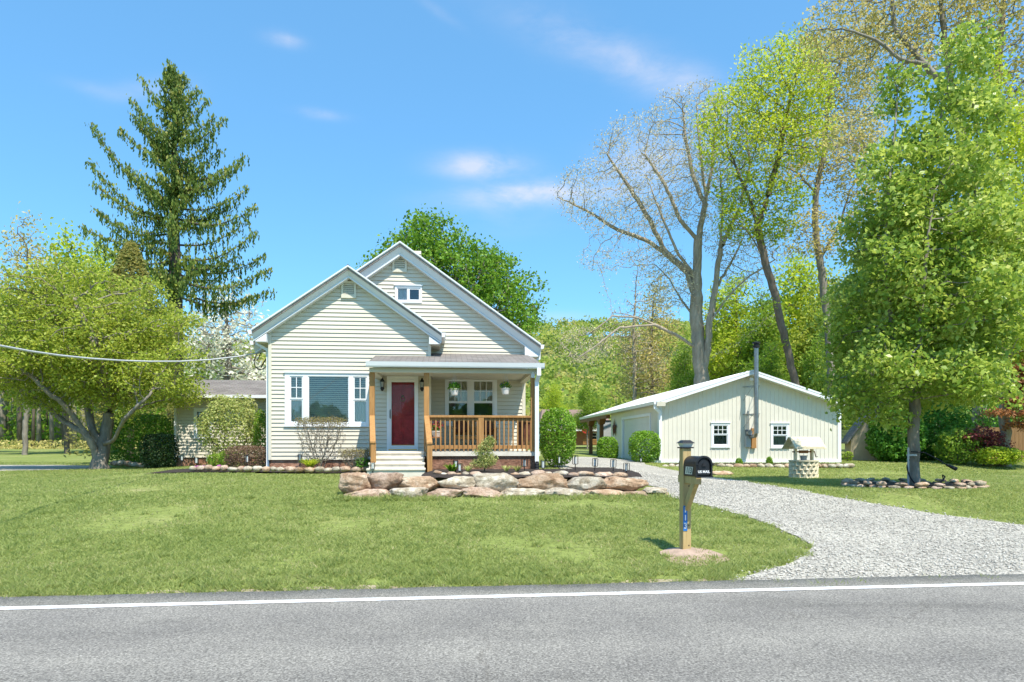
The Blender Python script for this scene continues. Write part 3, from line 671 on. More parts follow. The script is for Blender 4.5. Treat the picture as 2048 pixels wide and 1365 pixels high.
bm_=MB(); bm_.box(ra+.03,rb-.12,VP-.14,VP+.1,zbm,zg0-.002); bm_.box(ra+.03,ra+.2,VP+.1,-.03,zbm,zg0-.003); bm_.box(rb-.29,rb-.12,VP+.1,V1-.03,zbm,zg0-.003); bm_.build('porch_beam',M['soffit'],house)
ce=MB(); ce.box(ra+.2,rb-.29,VP+.1,-.03,zg0-.03,zg0-.012); ce.box(uR+.03,rb-.29,-.03,V1-.03,zg0-.03,zg0-.012); ce.build('porch_ceiling',M['soffit'],house)
for (px0,px1,top,dv) in [(739,749.5,0,0),(848,858.5,0,0),(1061.5,1069,0,.02)]:
    b=MB(); b.box(H(px0,800,VP)[0],H(px1,800,VP)[0],VP-.065+dv,VP+.065+dv,zfb if px0<845 and px0<740 else zf,zbm-.002); b.build('porch_post',M['cedar'],house,bevel=.006)
# railing
rl0,rl1=H(859,800,VP)[0],H(1062,800,VP)[0]; zr1,zr0=H(960,831.5,VP)[1],H(960,836,VP)[1]
rail=MB(); rail.box(rl0,rl1,VP-.075,VP+.075,zr0,zr1); rail.box(rl0,rl1,VP+.002,VP+.04,zr0-.09,zr0-.001); rail.box(rl0,rl1,VP+.002,VP+.04,H(960,898.5,VP)[1],H(960,891,VP)[1])
rail=rail.build('railing',M['cedar'],house,bevel=.005)
b=MB(); b.box(H(956.5,800,VP)[0],H(967.5,800,VP)[0],VP-.07,VP+.07,zf,zr1-.04); b.build('newel_post',M['cedar'],rail,bevel=.005)
for x in (105,187,267,345,427,507,583,663,738,818,893,1038,1112,1195,1270,1348,1424,1502,1580,1658,1738,1805):
    px=850+x/8.533; uu=H(px,800,VP)[0]; b=MB(); b.box(uu-.0175,uu+.0175,VP-.034,VP+.001,H(960,902.3,VP)[1],zr0-.002); b.build('baluster',M['cedar'],rail)
# steps
st=MB(); treads=[(zf,VP-.02,VP-.35,914.5),(None,VP-.35,VP-.68,930),(None,VP-.68,VP-1.0,945.5),(None,VP-1.0,VP-1.3,958)]
zt=[zf-.0,H(800,914.5,VP-.35)[1],H(800,930,VP-.68)[1],H(800,945.5,VP-1.0)[1]]
for k in range(4):
    va=VP-.021-.33*k; zt_=zf-.003-(zf+.06)/4.6*k
    L0,L1_=stL-.02-.012*k,stR+.0+.02*k
    st.box(L0,L1_,va-.33,va-.0 if k==0 else va+.05,-.5,zt_-.05); st.box(L0-.015,L1_+.015,va-.36,va+(.0 if k==0 else .02),zt_-.049,zt_)
st.build('steps',M['concrete'],house,bevel=.008)
# stair rails
for (tx0,tx1,ty,bx0,bx1,by,pyb) in [(739,749.5,831,740,751.5,883,951),(848,858.5,831.5,853.5,865,885,957)]:
    vb=VP-1.02; t0,t1=H(tx0,ty,VP-.07),H(tx1,ty,VP-.07); q0,q1=H(bx0,by,vb),H(bx1,by,vb)
    r=MB(); r.hexa([(t0[0],VP-.07,t0[1]-.05),(t1[0],VP-.07,t1[1]-.05),(q1[0],vb,q1[1]-.05),(q0[0],vb,q0[1]-.05),(t0[0],VP-.07,t0[1]),(t1[0],VP-.07,t1[1]),(q1[0],vb,q1[1]),(q0[0],vb,q0[1])])
    r=r.build('stair_rail',M['cedar'],house,bevel=.005)
    p=MB(); p.box(q0[0]+.012,q1[0]-.005,vb+.02,vb+.15,-.45,q0[1]-.04); p.build('newel_post',M['cedar'],r,bevel=.005)
    p=MB(); 
    for dz in (.36,.72): p.hexa([(t0[0]+.03,VP-.07,t0[1]-dz-.09),(t1[0]-.03,VP-.07,t1[1]-dz-.09),(q1[0]-.03,vb+.15,q1[1]-dz-.09),(q0[0]+.03,vb+.15,q0[1]-dz-.09),(t0[0]+.03,VP-.07,t0[1]-dz),(t1[0]-.03,VP-.07,t1[1]-dz),(q1[0]-.03,vb+.15,q1[1]-dz),(q0[0]+.03,vb+.15,q0[1]-dz)])
    p.build('side_rail',M['cedar'],r)
# porch downspout with its black boot
x=H(1074,800,VP-.2)[0]; xg=H(1077.5,800,vg)[0]
ds=downspout([(xg,vg-.03,zg0+.01),(xg,vg-.03,zg0-.14),(x,VP-.16,zg0-.34),(x,VP-.16,H(1074,926,VP-.16)[1])],house,.1)
b=MB(); b.lathe([(.06,-.05),(.068,.0),(.058,.03),(.068,.06),(.058,.09),(.068,.12),(.058,.15),(.066,.18),(.05,.2)],(x,VP-.16,H(1074,938,VP-.16)[1]),10); b.build('drain_boot',M['black'],ds)
b=MB(); b.lathe([(.045,0),(.055,.03),(.05,.14),(.03,.17)],(H(1064.5,756,VP)[0],VP-.1,H(1064,757,VP)[1]-.0),8); b.build('porch_spotlight',M['white'],house)
# --- side wing
VW=6.7
wl=H(351,850,VW)[0]; wr=uL+.3; zw0=H(400,915.5,VW)[1]; zwe=H(450,797,VW)[1]
ww=winpx(VW,388,818,424,876)
mb=MB(); siding(mb,VW,lambda z:wl,lambda z:wr,zw0,zwe,[ww],phase=zw0); mb.quad((wl,VW,-.2),(wl,VW,zwe),(wl,VW+5,zwe),(wl,VW+5,-.2)); mb.build('wall',M['siding'],house,fix=False)
cb=MB(); cb.box(wl-.012,wl+.08,VW-.022,VW+.08,zw0,zwe); cb.build('corner_board',M['offwhite'],house)
fo=MB(); fo.box(wl+.02,wr,VW+.02,VW+.2,-.4,zw0-.001); fo.build('foundation',M['found'],house)
zr_g=H(450,791,VW-.4)[1]; zr_t=H(450,760.5,VW+2.4)[1]
rf=MB(); rf.hexa([(wl-.3,VW-.42,zr_g-.06),(wr,VW-.42,zr_g-.06),(wr,VW+2.4,zr_t-.1),(wl-.3,VW+2.4,zr_t-.1),(wl-.3,VW-.42,zr_g+.02),(wr,VW-.42,zr_g+.02),(wr,VW+2.4,zr_t),(wl-.3,VW+2.4,zr_t)])
rf.hexa([(wl-.3,VW+2.4,zr_t-.1),(wr,VW+2.4,zr_t-.1),(wr,VW+5.3,zr_g-.06),(wl-.3,VW+5.3,zr_g-.06),(wl-.3,VW+2.4,zr_t),(wr,VW+2.4,zr_t),(wr,VW+5.3,zr_g),(wl-.3,VW+5.3,zr_g)])
rf.build('wing_roof',M['shingle'],house)
gt=MB(); gt.box(wl-.3,wr,VW-.54,VW-.425,zr_g-.1,zr_g+.01); gt.build('gutter',M['white'],house)
b=MB(); b.box(wl-.28,wr,VW-.42,VW-.01,zwe-.02,zwe+.005); b.build('soffit',M['soffit'],house)
window(house,*ww,VW,[dict(u0=ww[0]+.08,u1=ww[1]-.08,split=zof(845,VW,400),blind=['curtain',None])],fw=.08)
downspout([(wl+.02,VW-.06,zwe-.1),(wl+.02,VW-.06,.05)],house,.07)

# --- overhead service cable
wp=[(-60,678,9.5),(0,692,10.2),(60,703,11.2),(120,711.5,12.2),(180,717.5,13.2),(240,721.5,14.3),(300,723.5,15.4),(360,723.3,16.5),(420,720,17.8),(480,713,18.9),(528,704,19.9),(541,699,20.2)]
wq=[Vector((-4,-4,8)),Vector((-5,0,6.2)),Vector((-6.2,4,4.6)),Vector((-6.95,7,3.6))]+[px2w(*p) for p in wp]
b=MB(); b.tube(wq,[.018]*len(wq),8); wire=b.build('service_cable',M['wire'],smooth=True)
tag(wire,'thick pale overhead electric cable sagging from the left to the house corner','cable')
b=MB(); e=[px2w(*p) for p in [(515,704,20),(508,722,20),(511,735,20),(519,740,20),(528,738,20),(536,730,20.2)]]; b.tube(e,.014,6); e=[px2w(*p) for p in [(522,706,20),(517,716,20),(514,722,20)]]; b.tube(e,.012,6); b.tube([px2w(*p) for p in [(534,716,20.1),(525,730,20),(522,736,20)]],.018,6); b.build('drip_loop',M['black'],wire)
# --- things on the porch
def hang(px,py0,py1,pw_,lab,cols,trail):
    v=VP+.05; u,z=H(px,py1,v); zt=H(px,py0,v)[1]; w_=.5*(H(px+pw_,800,v)[0]-H(px-pw_,800,v)[0])
    r=empty('hanging_basket',h2w(u,v,z),PHI); tag(r,lab,'hanging basket','hanging baskets under the porch roof')
    h=zt-z
    b=MB(); b.lathe([(w_*.62,0),(w_*.72,.02),(w_*.95,h*.92),(w_*1.05,h*.93),(w_*1.05,h),(w_*.9,h)],(0,0,0),18); b.build('pot',M['pot'],r,smooth=False)
    b=MB(); top=zg0-HB*0-(z)-.02
    for k in range(3): t=k*2.1+.4; b.bar((w_*math.cos(t),w_*math.sin(t),h),(0,0,h+.5),.006,.006)
    b.bar((0,0,h+.5),(0,0,top),.006,.006); b.build('hanger',M['wire'],r)
    return r,w_,h
# ------------------------------------------------------------------ foliage tools
def leaf_quads(P,size,rng,up=.35,asp=.55,nrm=None,nw=.0,jit=.35):
    """one diamond leaf per point: returns verts, faces, values"""
    n=len(P); P=np.asarray(P,float)
    a=rng.normal(size=(n,3)); a/=np.linalg.norm(a,axis=1)[:,None]
    if nrm is not None: a=a*(1-nw)+nrm*nw
    a[:,2]+=up; a/=np.linalg.norm(a,axis=1)[:,None]
    t=rng.normal(size=(n,3)); t-=a*(t*a).sum(1)[:,None]; t/=np.linalg.norm(t,axis=1)[:,None]
    b=np.cross(a,t); s=(size*(1+jit*rng.uniform(-1,1,n)))[:,None]
    fold=.12
    v0=P-t*s*.5; v1=P+b*s*asp*.5-t*s*.05+a*s*fold; v2=P+t*s*.5; v3=P-b*s*asp*.5-t*s*.05+a*s*fold
    V=np.stack([v0,v1,v2,v3],1).reshape(-1,3); Fc=np.arange(4*n).reshape(n,4)
    return V,Fc
def colonize(nodes,parents,A,step,infl,kill,iters,rng,trop=(0,0,0),jit=.15):
    nodes=[np.array(p,float) for p in nodes]; par=list(parents); kids=[0]*len(nodes)
    A=np.asarray(A,float); bd=np.full(len(A),1e9); bi=np.zeros(len(A),int)
    def upd(idx):
        nonlocal bd,bi
        for s in range(0,len(idx),64):
            ii=idx[s:s+64]; nn=np.array([nodes[i] for i in ii])
            d=np.linalg.norm(A[:,None]-nn[None],axis=2); k=d.argmin(1); m=d[np.arange(len(A)),k]; u=m<bd
            bd=np.where(u,m,bd); bi=np.where(u,np.array(ii)[k],bi)
    upd(list(range(len(nodes))))
    tr=np.array(trop)
    for it in range(iters):
        if len(A)==0: break
        act=bd<infl
        if not act.any():
            infl*=1.6; continue
        ii=bi[act]; dv=A[act]-np.array([nodes[i] for i in ii]); dv/=np.linalg.norm(dv,axis=1)[:,None]+1e-9
        new=[]
        for u in np.unique(ii):
            if kids[u]>=4: continue
            d=dv[ii==u].sum(0); d/=np.linalg.norm(d)+1e-9
            d=d+tr+rng.normal(size=3)*jit; d/=np.linalg.norm(d)+1e-9
            nodes.append(nodes[u]+d*step); par.append(int(u)); kids.append(0); kids[u]+=1; new.append(len(nodes)-1)
        if not new:
            A=A[~act]; bd=bd[~act]; bi=bi[~act]; continue
        upd(new)
        keep=bd>kill
        # attractors stuck on saturated nodes are dropped
        sat=np.array([kids[i]>=4 for i in bi]); keep&=~(sat&(bd<infl)&(rng.random(len(A))<.15))
        A=A[keep]; bd=bd[keep]; bi=bi[keep]
    return np.array(nodes),np.array(par)
def wood_mesh(name,nodes,par,rtip,rbase,mat,power=2.2,sides=5,rmin=None,base=None,flare=0):
    n=len(nodes); cnt=np.zeros(n); order=np.arange(n)[::-1]
    acc=np.zeros(n); ch=np.zeros(n,int)
    for i in range(n):
        if par[i]>=0: ch[par[i]]+=1
    acc[ch==0]=1
    for i in order:
        if acc[i]==0: acc[i]=1
        if par[i]>=0: acc[par[i]]+=acc[i]
    r=acc**(1/power); k=(rbase-rtip)/(r[0]-1+1e-9); r=rtip+(r-1)*k
    main=np.full(n,-1)
    for i in range(1,n):
        p=par[i]
        if p>=0 and (main[p]<0 or acc[i]>acc[main[p]]): main[p]=i
    e=np.where(par>=0)[0]
    d=np.zeros((n,3)); d[e]=nodes[e]-nodes[par[e]]; d[par<0]=(0,0,1)
    d/=np.linalg.norm(d,axis=1)[:,None]+1e-9
    ds=d.copy(); hm=main>=0; ds[hm]=d[hm]+d[main[hm]]; ds/=np.linalg.norm(ds,axis=1)[:,None]+1e-9
    def ring(c,dr,rad):
        ref=np.where(np.abs(dr[:,2:3])<.9,np.array([[0,0,1.]]),np.array([[1.,0,0]]))
        x=np.cross(dr,ref); x/=np.linalg.norm(x,axis=1)[:,None]+1e-9; y=np.cross(x,dr)
        t=np.arange(sides)*2*math.pi/sides
        return c[:,None]+(x[:,None]*np.cos(t)[None,:,None]+y[:,None]*np.sin(t)[None,:,None])*rad[:,None,None]
    p=par[e]; ismain=main[p]==e
    d0=np.where(ismain[:,None],ds[p],d[e]); r0=np.where(ismain,r[p],np.minimum(r[p],r[e]*1.25))
    # flaring butt
    if flare: r0=np.where(p==0,r0*(1+flare),r0)
    A=ring(nodes[p],d0,r0); B=ring(nodes[e],ds[e],r[e])
    V=np.concatenate([A,B],1).reshape(-1,3); m=len(e); b=(np.arange(m)*2*sides)[:,None]; k=np.arange(sides)[None]
    Fc=np.stack([b+k,b+(k+1)%sides,b+sides+(k+1)%sides,b+sides+k],2).reshape(-1,4)
    # tube segments share no vertices; smooth shading hides the facets
    return fast_mesh(name,V,Fc,mat,smooth=True),(r,acc)
def ell_pts(ells,n,rng,shell=.0):
    """ells: (cx,cy,cz,rx,ry,rz,weight)"""
    w=np.array([e[6] if len(e)>6 else e[3]*e[4]*e[5] for e in ells]); w=w/w.sum(); out=[]
    for e,k in zip(ells,rng.multinomial(n,w)):
        d=rng.normal(size=(k,3)); d/=np.linalg.norm(d,axis=1)[:,None]; rr=(shell+(1-shell)*rng.random(k)**(1/3))[:,None]
        out.append(np.array(e[:3])+d*rr*np.array(e[3:6]))
    return np.concatenate(out)
def clumpify(ells,k,r,rng,flat=.6,shell=.35):
    c=ell_pts(ells,k,rng,shell); out=[]
    for p in c:
        q=r*rng.uniform(.65,1.35); out.append([p[0],p[1],p[2],q,q,q*flat])
    return out
def tree_meshes(base,trunk,ells,rng,mats,natt=500,step=.5,infl=4,kill=.8,rtip=.012,rbase=.2,leaf=.1,per=8,spread=.35,up=.35,asp=.55,power=2.2,trop=(0,0,.08),shell=.3,thr=2.2,iters=140,sides=5,jit=.15,flare=.25,leafacc=2,hue=None):
    """trunk: list of polylines of world points; the first starts at the base"""
    base=np.array(base,float); nodes=[];par=[]
    for pl in trunk:
        pl=[np.array(q,float) for q in pl]
        if not nodes: nodes.append(pl[0]); par.append(-1); prev=0
        else: prev=int(np.argmin([np.linalg.norm(np.array(q)-pl[0]) for q in nodes]))
        for a,b in zip(pl,pl[1:]):
            k=max(1,int(np.linalg.norm(b-a)/step))
            for t in range(1,k+1):
                q=a+(b-a)*t/k
                if t<k: q=q+rng.normal(size=3)*step*.06
                nodes.append(q); par.append(prev); prev=len(nodes)-1
    A=ell_pts(ells,natt,rng,shell)
    nodes,par=colonize(nodes,par,A,step,infl,kill,iters,rng,trop,jit)
    me,r=wood_mesh('trunk',nodes-base,par,rtip,rbase,mats[0],power,sides,flare=flare)
    r,acc=r
    tips=np.where(acc<=leafacc)[0]
    print('TREE',len(nodes),len(tips),len(tips)*per)
    P=np.repeat(nodes[tips],per,0); sp=rng.normal(size=P.shape)*spread; sp[:,2]*=.7; P=P+sp
    cl=np.repeat(rng.random(len(tips)),per)
    V,Fc=leaf_quads(P-base,leaf,rng,up,asp)
    val=np.clip(.25*cl+.6*rng.random(len(P))+.08,0,1)
    if hue is not None: val=np.clip(val+hue(P),0,1)
    lm=fast_mesh('crown',V,Fc,mats[1],attr=np.repeat(val,4))
    return me,lm
def place_tree(name,label,base,me,lm,group=None,cat='tree',scale=1,rz=0):
    r=empty(name,base,rz); r.scale=(scale,)*3; tag(r,label,cat,group)
    link('trunk',me,r); link('crown',lm,r); return r
G_maple=leafmat('maple leaves',[(0,(.12,.175,.02)),(.5,(.25,.305,.04)),(1,(.41,.44,.09))],.45,gain=(1.35,1.35,1.35))
G_rmaple=leafmat('bright maple leaves',[(0,(.05,.13,.012)),(.5,(.13,.27,.025)),(1,(.26,.42,.06))],.35,gain=(1.2,1.15,1.1))
G_mid=leafmat('fresh green leaves',[(0,(.07,.15,.02)),(.5,(.15,.27,.03)),(1,(.27,.38,.06))],.4)
G_deep=leafmat('deep green leaves',[(0,(.03,.11,.012)),(.5,(.065,.20,.022)),(1,(.13,.29,.04))],.3)
G_pear=leafmat('pear leaves',[(0,(.08,.155,.018)),(.45,(.20,.29,.04)),(.85,(.34,.41,.085)),(1,(.48,.52,.19))],.42,.35,gain=(1.3,1.3,1.3))
G_lime=leafmat('lime spring leaves',[(0,(.15,.24,.02)),(.5,(.26,.38,.03)),(1,(.40,.48,.07))],.45)
G_olive=leafmat('olive spring leaves',[(0,(.20,.21,.06)),(.5,(.34,.34,.11)),(1,(.48,.46,.20))],.4)
G_pale=leafmat('pale catkins',[(0,(.38,.33,.19)),(.5,(.54,.48,.30)),(1,(.68,.63,.45))],.35,gain=(1.1,1.1,1.1))
G_flower=leafmat('white blossom',[(0,(.50,.50,.34)),(.5,(.66,.65,.52)),(1,(.78,.78,.70))],.3,gain=(1.1,1.1,1.1))
G_spruce=leafmat('spruce needles',[(0,(.035,.08,.018)),(.5,(.09,.155,.03)),(.85,(.18,.24,.045)),(1,(.25,.25,.07))],.35)
G_hedge=leafmat('hedge leaves',[(0,(.05,.14,.012)),(.5,(.11,.25,.022)),(1,(.22,.37,.045))],.3,.4)
G_dark=leafmat('dark evergreen leaves',[(0,(.010,.026,.008)),(.5,(.020,.05,.014)),(1,(.045,.085,.024))],.15,gain=(1.1,1.1,1.1))
G_varieg=leafmat('variegated leaves',[(0,(.10,.17,.04)),(.5,(.24,.31,.09)),(1,(.44,.47,.22))],.35)
G_barb=leafmat('barberry leaves',[(0,(.10,.05,.03)),(.5,(.20,.12,.075)),(.9,(.28,.20,.12)),(1,(.45,.12,.10))],.25,gain=(1.1,1.1,1.1))
G_tan=leafmat('budding tips',[(0,(.16,.13,.05)),(.5,(.27,.22,.09)),(1,(.35,.32,.10))],.3,gain=(1.1,1.1,1.1))
G_red=leafmat('red maple leaves',[(0,(.10,.018,.02)),(.5,(.22,.045,.05)),(1,(.36,.10,.10))],.35,gain=(1.1,1.1,1.1))
G_orange=leafmat('orange dead needles',[(0,(.18,.07,.025)),(.5,(.36,.15,.055)),(1,(.52,.25,.10))],.25,gain=(1.1,1.1,1.1))
G_arb=leafmat('arborvitae scales',[(0,(.10,.13,.035)),(.5,(.19,.225,.06)),(1,(.31,.32,.11))],.4)
G_pink=leafmat('pink petals',[(0,(.50,.10,.32)),(1,(.75,.30,.58))],.3,gain=(1.1,1.1,1.1))
G_redfl=leafmat('red petals',[(0,(.45,.03,.05)),(1,(.75,.15,.22))],.3,gain=(1.1,1.1,1.1))
G_yel=leafmat('yellow petals',[(0,(.20,.10,.30)),(.4,(.30,.16,.40)),(.55,(.65,.50,.06)),(1,(.8,.65,.1))],.3,gain=(1.1,1.1,1.1))
G_forest=leafmat('far spring canopy',[(0,(.12,.19,.035)),(.35,(.19,.28,.05)),(.7,(.27,.35,.075)),(.88,(.36,.36,.15)),(1,(.15,.27,.04))],.5)
B_grey=barkmat('grey bark',(.15,.125,.10),(.34,.30,.25))
B_brown=barkmat('brown bark',(.10,.075,.055),(.24,.19,.145))
B_dark=barkmat('dark bark',(.055,.042,.034),(.15,.12,.10))
B_pale=barkmat('pale bark',(.24,.195,.14),(.46,.39,.30))
def shrub(name,label,c,r,mats,rng,n=5000,leaf=.05,box=2.6,stems=10,flat=.0,gap=.0,group=None,cat='shrub',up=.15,zc=None,bare=0,lump=.10,hue=None,asp=.6,fill=.35):
    """clipped or rounded bush: c = base point, r = half sizes; leaves lie in an uneven shell"""
    rt=empty(name,c); tag(rt,label,cat,group)
    d=rng.normal(size=(n,3)); d/=np.linalg.norm(d,axis=1)[:,None]
    k=(np.abs(d)**box).sum(1)**(1/box); s=d/k[:,None]
    sh=1-fill*rng.random(n)**1.6
    nn=np.array([noise.noise(Vector(tuple(q*2.3+np.array(c)))) +.5*noise.noise(Vector(tuple(q*6+np.array(c)))) for q in s]); sh*=1+lump*nn
    P=s*sh[:,None]*np.array(r); zc_=r[2] if zc is None else zc; P[:,2]+=zc_
    keep=P[:,2]>.02
    if gap: keep&=rng.random(n)>gap*np.clip(1.2-P[:,2]/(zc_*1.2),0,1)
    P=P[keep]; nr=(s/np.array(r)); nr/=np.linalg.norm(nr,axis=1)[:,None]; nr=nr[keep]
    V,Fc=leaf_quads(P,leaf,rng,up,asp,nr,.45)
    val=np.clip(.15+.7*rng.random(len(P))+.2*nn[keep],0,1)
    if hue is not None: val=np.clip(val+hue(P),0,1)
    link('foliage',fast_mesh('foliage',V,Fc,mats[1],attr=np.repeat(val,4)),rt)
    nodes=[np.zeros(3)];par=[-1]
    A=s[rng.choice(n,min(n,bare or 70))]*np.array(r)*(.55+.4*rng.random((min(n,bare or 70),1))); A[:,2]+=zc_; A=A[A[:,2]>.05]
    for q in range(stems):
        t=rng.random()*6.28; rr=min(r[0],r[1])*.25*rng.random()
        b0=np.array([rr*math.cos(t),rr*math.sin(t),-.03]); nodes.append(b0);par.append(0); nodes.append(b0*1.6+np.array([0,0,zc_*.3])); par.append(len(nodes)-2)
    st=max(r)*.13
    nodes,par=colonize(nodes,par,A,st,max(r)*1.5,st*1.1,40,rng,(0,0,.05))
    me,_=wood_mesh('stems',nodes,par,.004 if not bare else .0045,.03 if not bare else .04,mats[0],2.0,4); link('stems',me,rt)
    return rt
def tuft(name,label,c,n,h,spread,mat,rng,cat='plant',group=None,wid=.02,droop=.5,flower=None):
    """clump of arching strap leaves"""
    V=[];Fc=[];vals=[]
    for i in range(n):
        t=rng.random()*6.283; L=h*(.6+.5*rng.random()); b=np.array([math.cos(t),math.sin(t),0])*spread*.25*rng.random(); dr=np.array([math.cos(t),math.sin(t),0])
        pts=[b+dr*spread*(q**1.6)*(.4+.6*rng.random()*.3+.3)+np.array([0,0,L*(q-droop*q*q*.6)]) for q in (0,.35,.7,1)]
        sd=np.array([-math.sin(t),math.cos(t),0])*wid; o=len(V); val=rng.random()
        for j,p in enumerate(pts):
            w_=[.8,1,.75,.08][j]; V+=[p-sd*w_,p+sd*w_]; vals+=[val,val]
        for j in range(3): Fc.append((o+2*j,o+2*j+1,o+2*j+3,o+2*j+2))
    r=empty(name,c); tag(r,label,cat,group); link('leaves',fast_mesh('leaves',V,Fc,mat,attr=vals),r); 
    return r
# ------------------------------------------------------------------ porch furniture and baskets
NR=np.random.default_rng(11)
def ball_leaves(parent,c,r,n,leaf,mat,name='plant',up=.3):
    d=NR.normal(size=(n,3)); d/=np.linalg.norm(d,axis=1)[:,None]; P=np.array(c)+d*np.array(r)*(.55+.45*NR.random((n,1)))
    V,Fc=leaf_quads(P,leaf,NR,up,.6); return link(name,fast_mesh(name,V,Fc,mat,attr=np.repeat(NR.random(n),4)),parent)
r_,w_,h_=hang(909,778,791.5,9,'cream hanging pot of trailing green leaves in front of the porch window',None,0)
ball_leaves(r_,(0,0,h_+.07),(w_*1.45,w_*1.45,.10),260,.055,G_deep); ball_leaves(r_,(0,0,h_+.0),(w_*1.7,w_*1.7,.06),90,.05,G_hedge,'trailing_leaves',0)
r_,w_,h_=hang(1011,777,790,9,'cream hanging pot of yellow and purple flowers right of the porch window',None,0)
ball_leaves(r_,(0,0,h_+.07),(w_*1.25,w_*1.25,.11),240,.055,G_deep); ball_leaves(r_,(0,0,h_+.11),(w_*1.2,w_*1.2,.10),70,.05,G_yel,'flowers')
# glider bench on the porch
def pl(u,v,z): return h2w(u,v,z)
vb_=V1-.75
bu0,bu1=H(908,850,vb_)[0],H(990,850,vb_)[0]
bench=empty('porch_bench',h2w((bu0+bu1)/2,vb_,zf),PHI); tag(bench,'wooden slatted bench with two dark cushions behind the porch railing','bench')
W2=(bu1-bu0)/2
b=MB(); 
for k in range(5): b.box(-W2,W2,-.28+.105*k,-.19+.105*k,.40,.43)
b.box(-W2,W2,-.30,-.281,.33,.42); b.build('seat',M['cedar'],bench)
b=MB(); b.box(-W2,W2,.26,.30,.86,.98); b.box(-W2,W2,.26,.30,.46,.53)
for k in range(11): x=-W2+.06+(2*W2-.12)*k/10; b.box(x-.035,x+.035,.268,.292,.53,.86)
b.build('backrest',M['cedar'],bench)
for s in (-1,1):
    for y in (-.25,.25): b=MB(); b.box(s*W2-.035,s*W2+.035,y-.03,y+.03,0,.64 if y<0 else .9); b.build('leg',M['cedar'],bench)
    b=MB(); b.box(s*W2-.06,s*W2+.06,-.32,.24,.64,.67); b.build('armrest',M['cedar'],bench)
for px,lab in ((922,'dark brown tufted cushion on the left half of the porch bench'),(972,'dark brown tufted cushion beside the middle railing post on the bench')):
    u,_=H(px,850,vb_); b=MB(); n=20
    b.lathe([(.02,0),(.17,.02),(.22,.09),(.20,.17),(.05,.19)],(0,0,0),18); o=b.build('cushion',M['rust'],None,smooth=True); o.location=h2w(u,vb_+.14,zf+.66); o.rotation_euler=(math.radians(68),0,PHI); tag(o,lab,'cushion','dark cushions on the porch bench')
# flower stand
vs_=VP+.55; u,_=H(873,850,vs_)
pst=empty('plant_stand',h2w(u,vs_,zf),PHI); tag(pst,'small wooden plant stand holding the pink flowers by the stair post','stand')
b=MB(); b.box(-.16,.16,-.14,.14,.36,.39); b.build('top',M['cedar_dark'],pst)
for sx in (-1,1):
    for sy in (-1,1): b=MB(); b.box(sx*.13-.018,sx*.13+.018,sy*.11-.018,sy*.11+.018,0,.36); b.build('leg',M['cedar_dark'],pst)
fp=empty('flower_pot',h2w(u,vs_,zf+.39),PHI); tag(fp,'white pot of pink red flowers on the porch beside the stair post','flower pot')
b=MB(); b.lathe([(.09,0),(.13,.13),(.14,.135),(.14,.16),(.11,.16)],(0,0,0),16); b.build('pot',M['pot'],fp)
ball_leaves(fp,(0,0,.27),(.17,.17,.12),130,.06,G_deep); ball_leaves(fp,(0,0,.31),(.2,.2,.13),110,.065,G_redfl,'flowers')
# dark cabinet by the right end
vc=VP+.75; c0,c1=H(1037,850,vc)[0],H(1062,850,vc)[0]; zt_=H(1045,843,vc)[1]-zf
cab=empty('porch_cabinet',h2w((c0+c1)/2,vc,zf),PHI); tag(cab,'dark reddish brown wooden chest at the right end of the porch','cabinet')
hw=(c1-c0)/2; b=MB(); b.box(-hw,hw,-.02,.45,.06,zt_-.03); b.build('body',M['rust'],cab)
b=MB(); b.box(-hw-.03,hw+.03,-.05,.48,zt_-.03,zt_); b.build('lid',M['cedar_dark'],cab)
for k in (-1,1): b=MB(); b.box(k*hw*.5-hw*.44,k*hw*.5+hw*.44,-.035,-.021,.1,zt_-.1); b.build('door',M['rust'],cab)
tr_=tuft('potted_grass','thin tan dried grass standing at the right end of the porch railing',h2w(H(1054,895,VP+.3)[0],VP+.3,zf),34,.42,.14,G_tan,NR,'plant',None,.006,.1)

# ------------------------------------------------------------------ garage
GPH=math.radians(4.2); gc_,gs_=math.cos(GPH),math.sin(GPH)
gx=(1318-CX)*27.3/F; GF=(gx,27.3,.84,gc_,gs_)
garage=empty('garage',(gx,27.3,.84),GPH); tag(garage,'cream metal sided garage with low gable roof, flue pipe and open carport end','garage')
def G(px,py,v): return H(px,py,v,GF)
def Gside(px,py,u):
    a=(px-CX)/F; ox,oy,zb,c,s=GF
    t=(u+ox*c+oy*s)/(a*c+s); return (-(t*a-ox)*s+(t-oy)*c, CZ+t*(HY-py)/F-zb)
gu1=G(1680,880,0)[0]; gz0=G(1400,921,0)[1]
vO=-.38
gpk=G(1505,741,vO); gle=G(1313,803,vO)
gm=(gpk[1]-gle[1])/(gpk[0]-gle[0]); ghw=gpk[0]-gle[0]; gua=gpk[0]; gza=gpk[1]; gze=gle[1]
gtop=lambda u: gza-.13-gm*abs(u-gua)
vdepth=Gside(1222,880,0)[0]; vroof=Gside(1166,838,0)[0]; vroof=min(vroof,vdepth*1.9)
mb=MB()
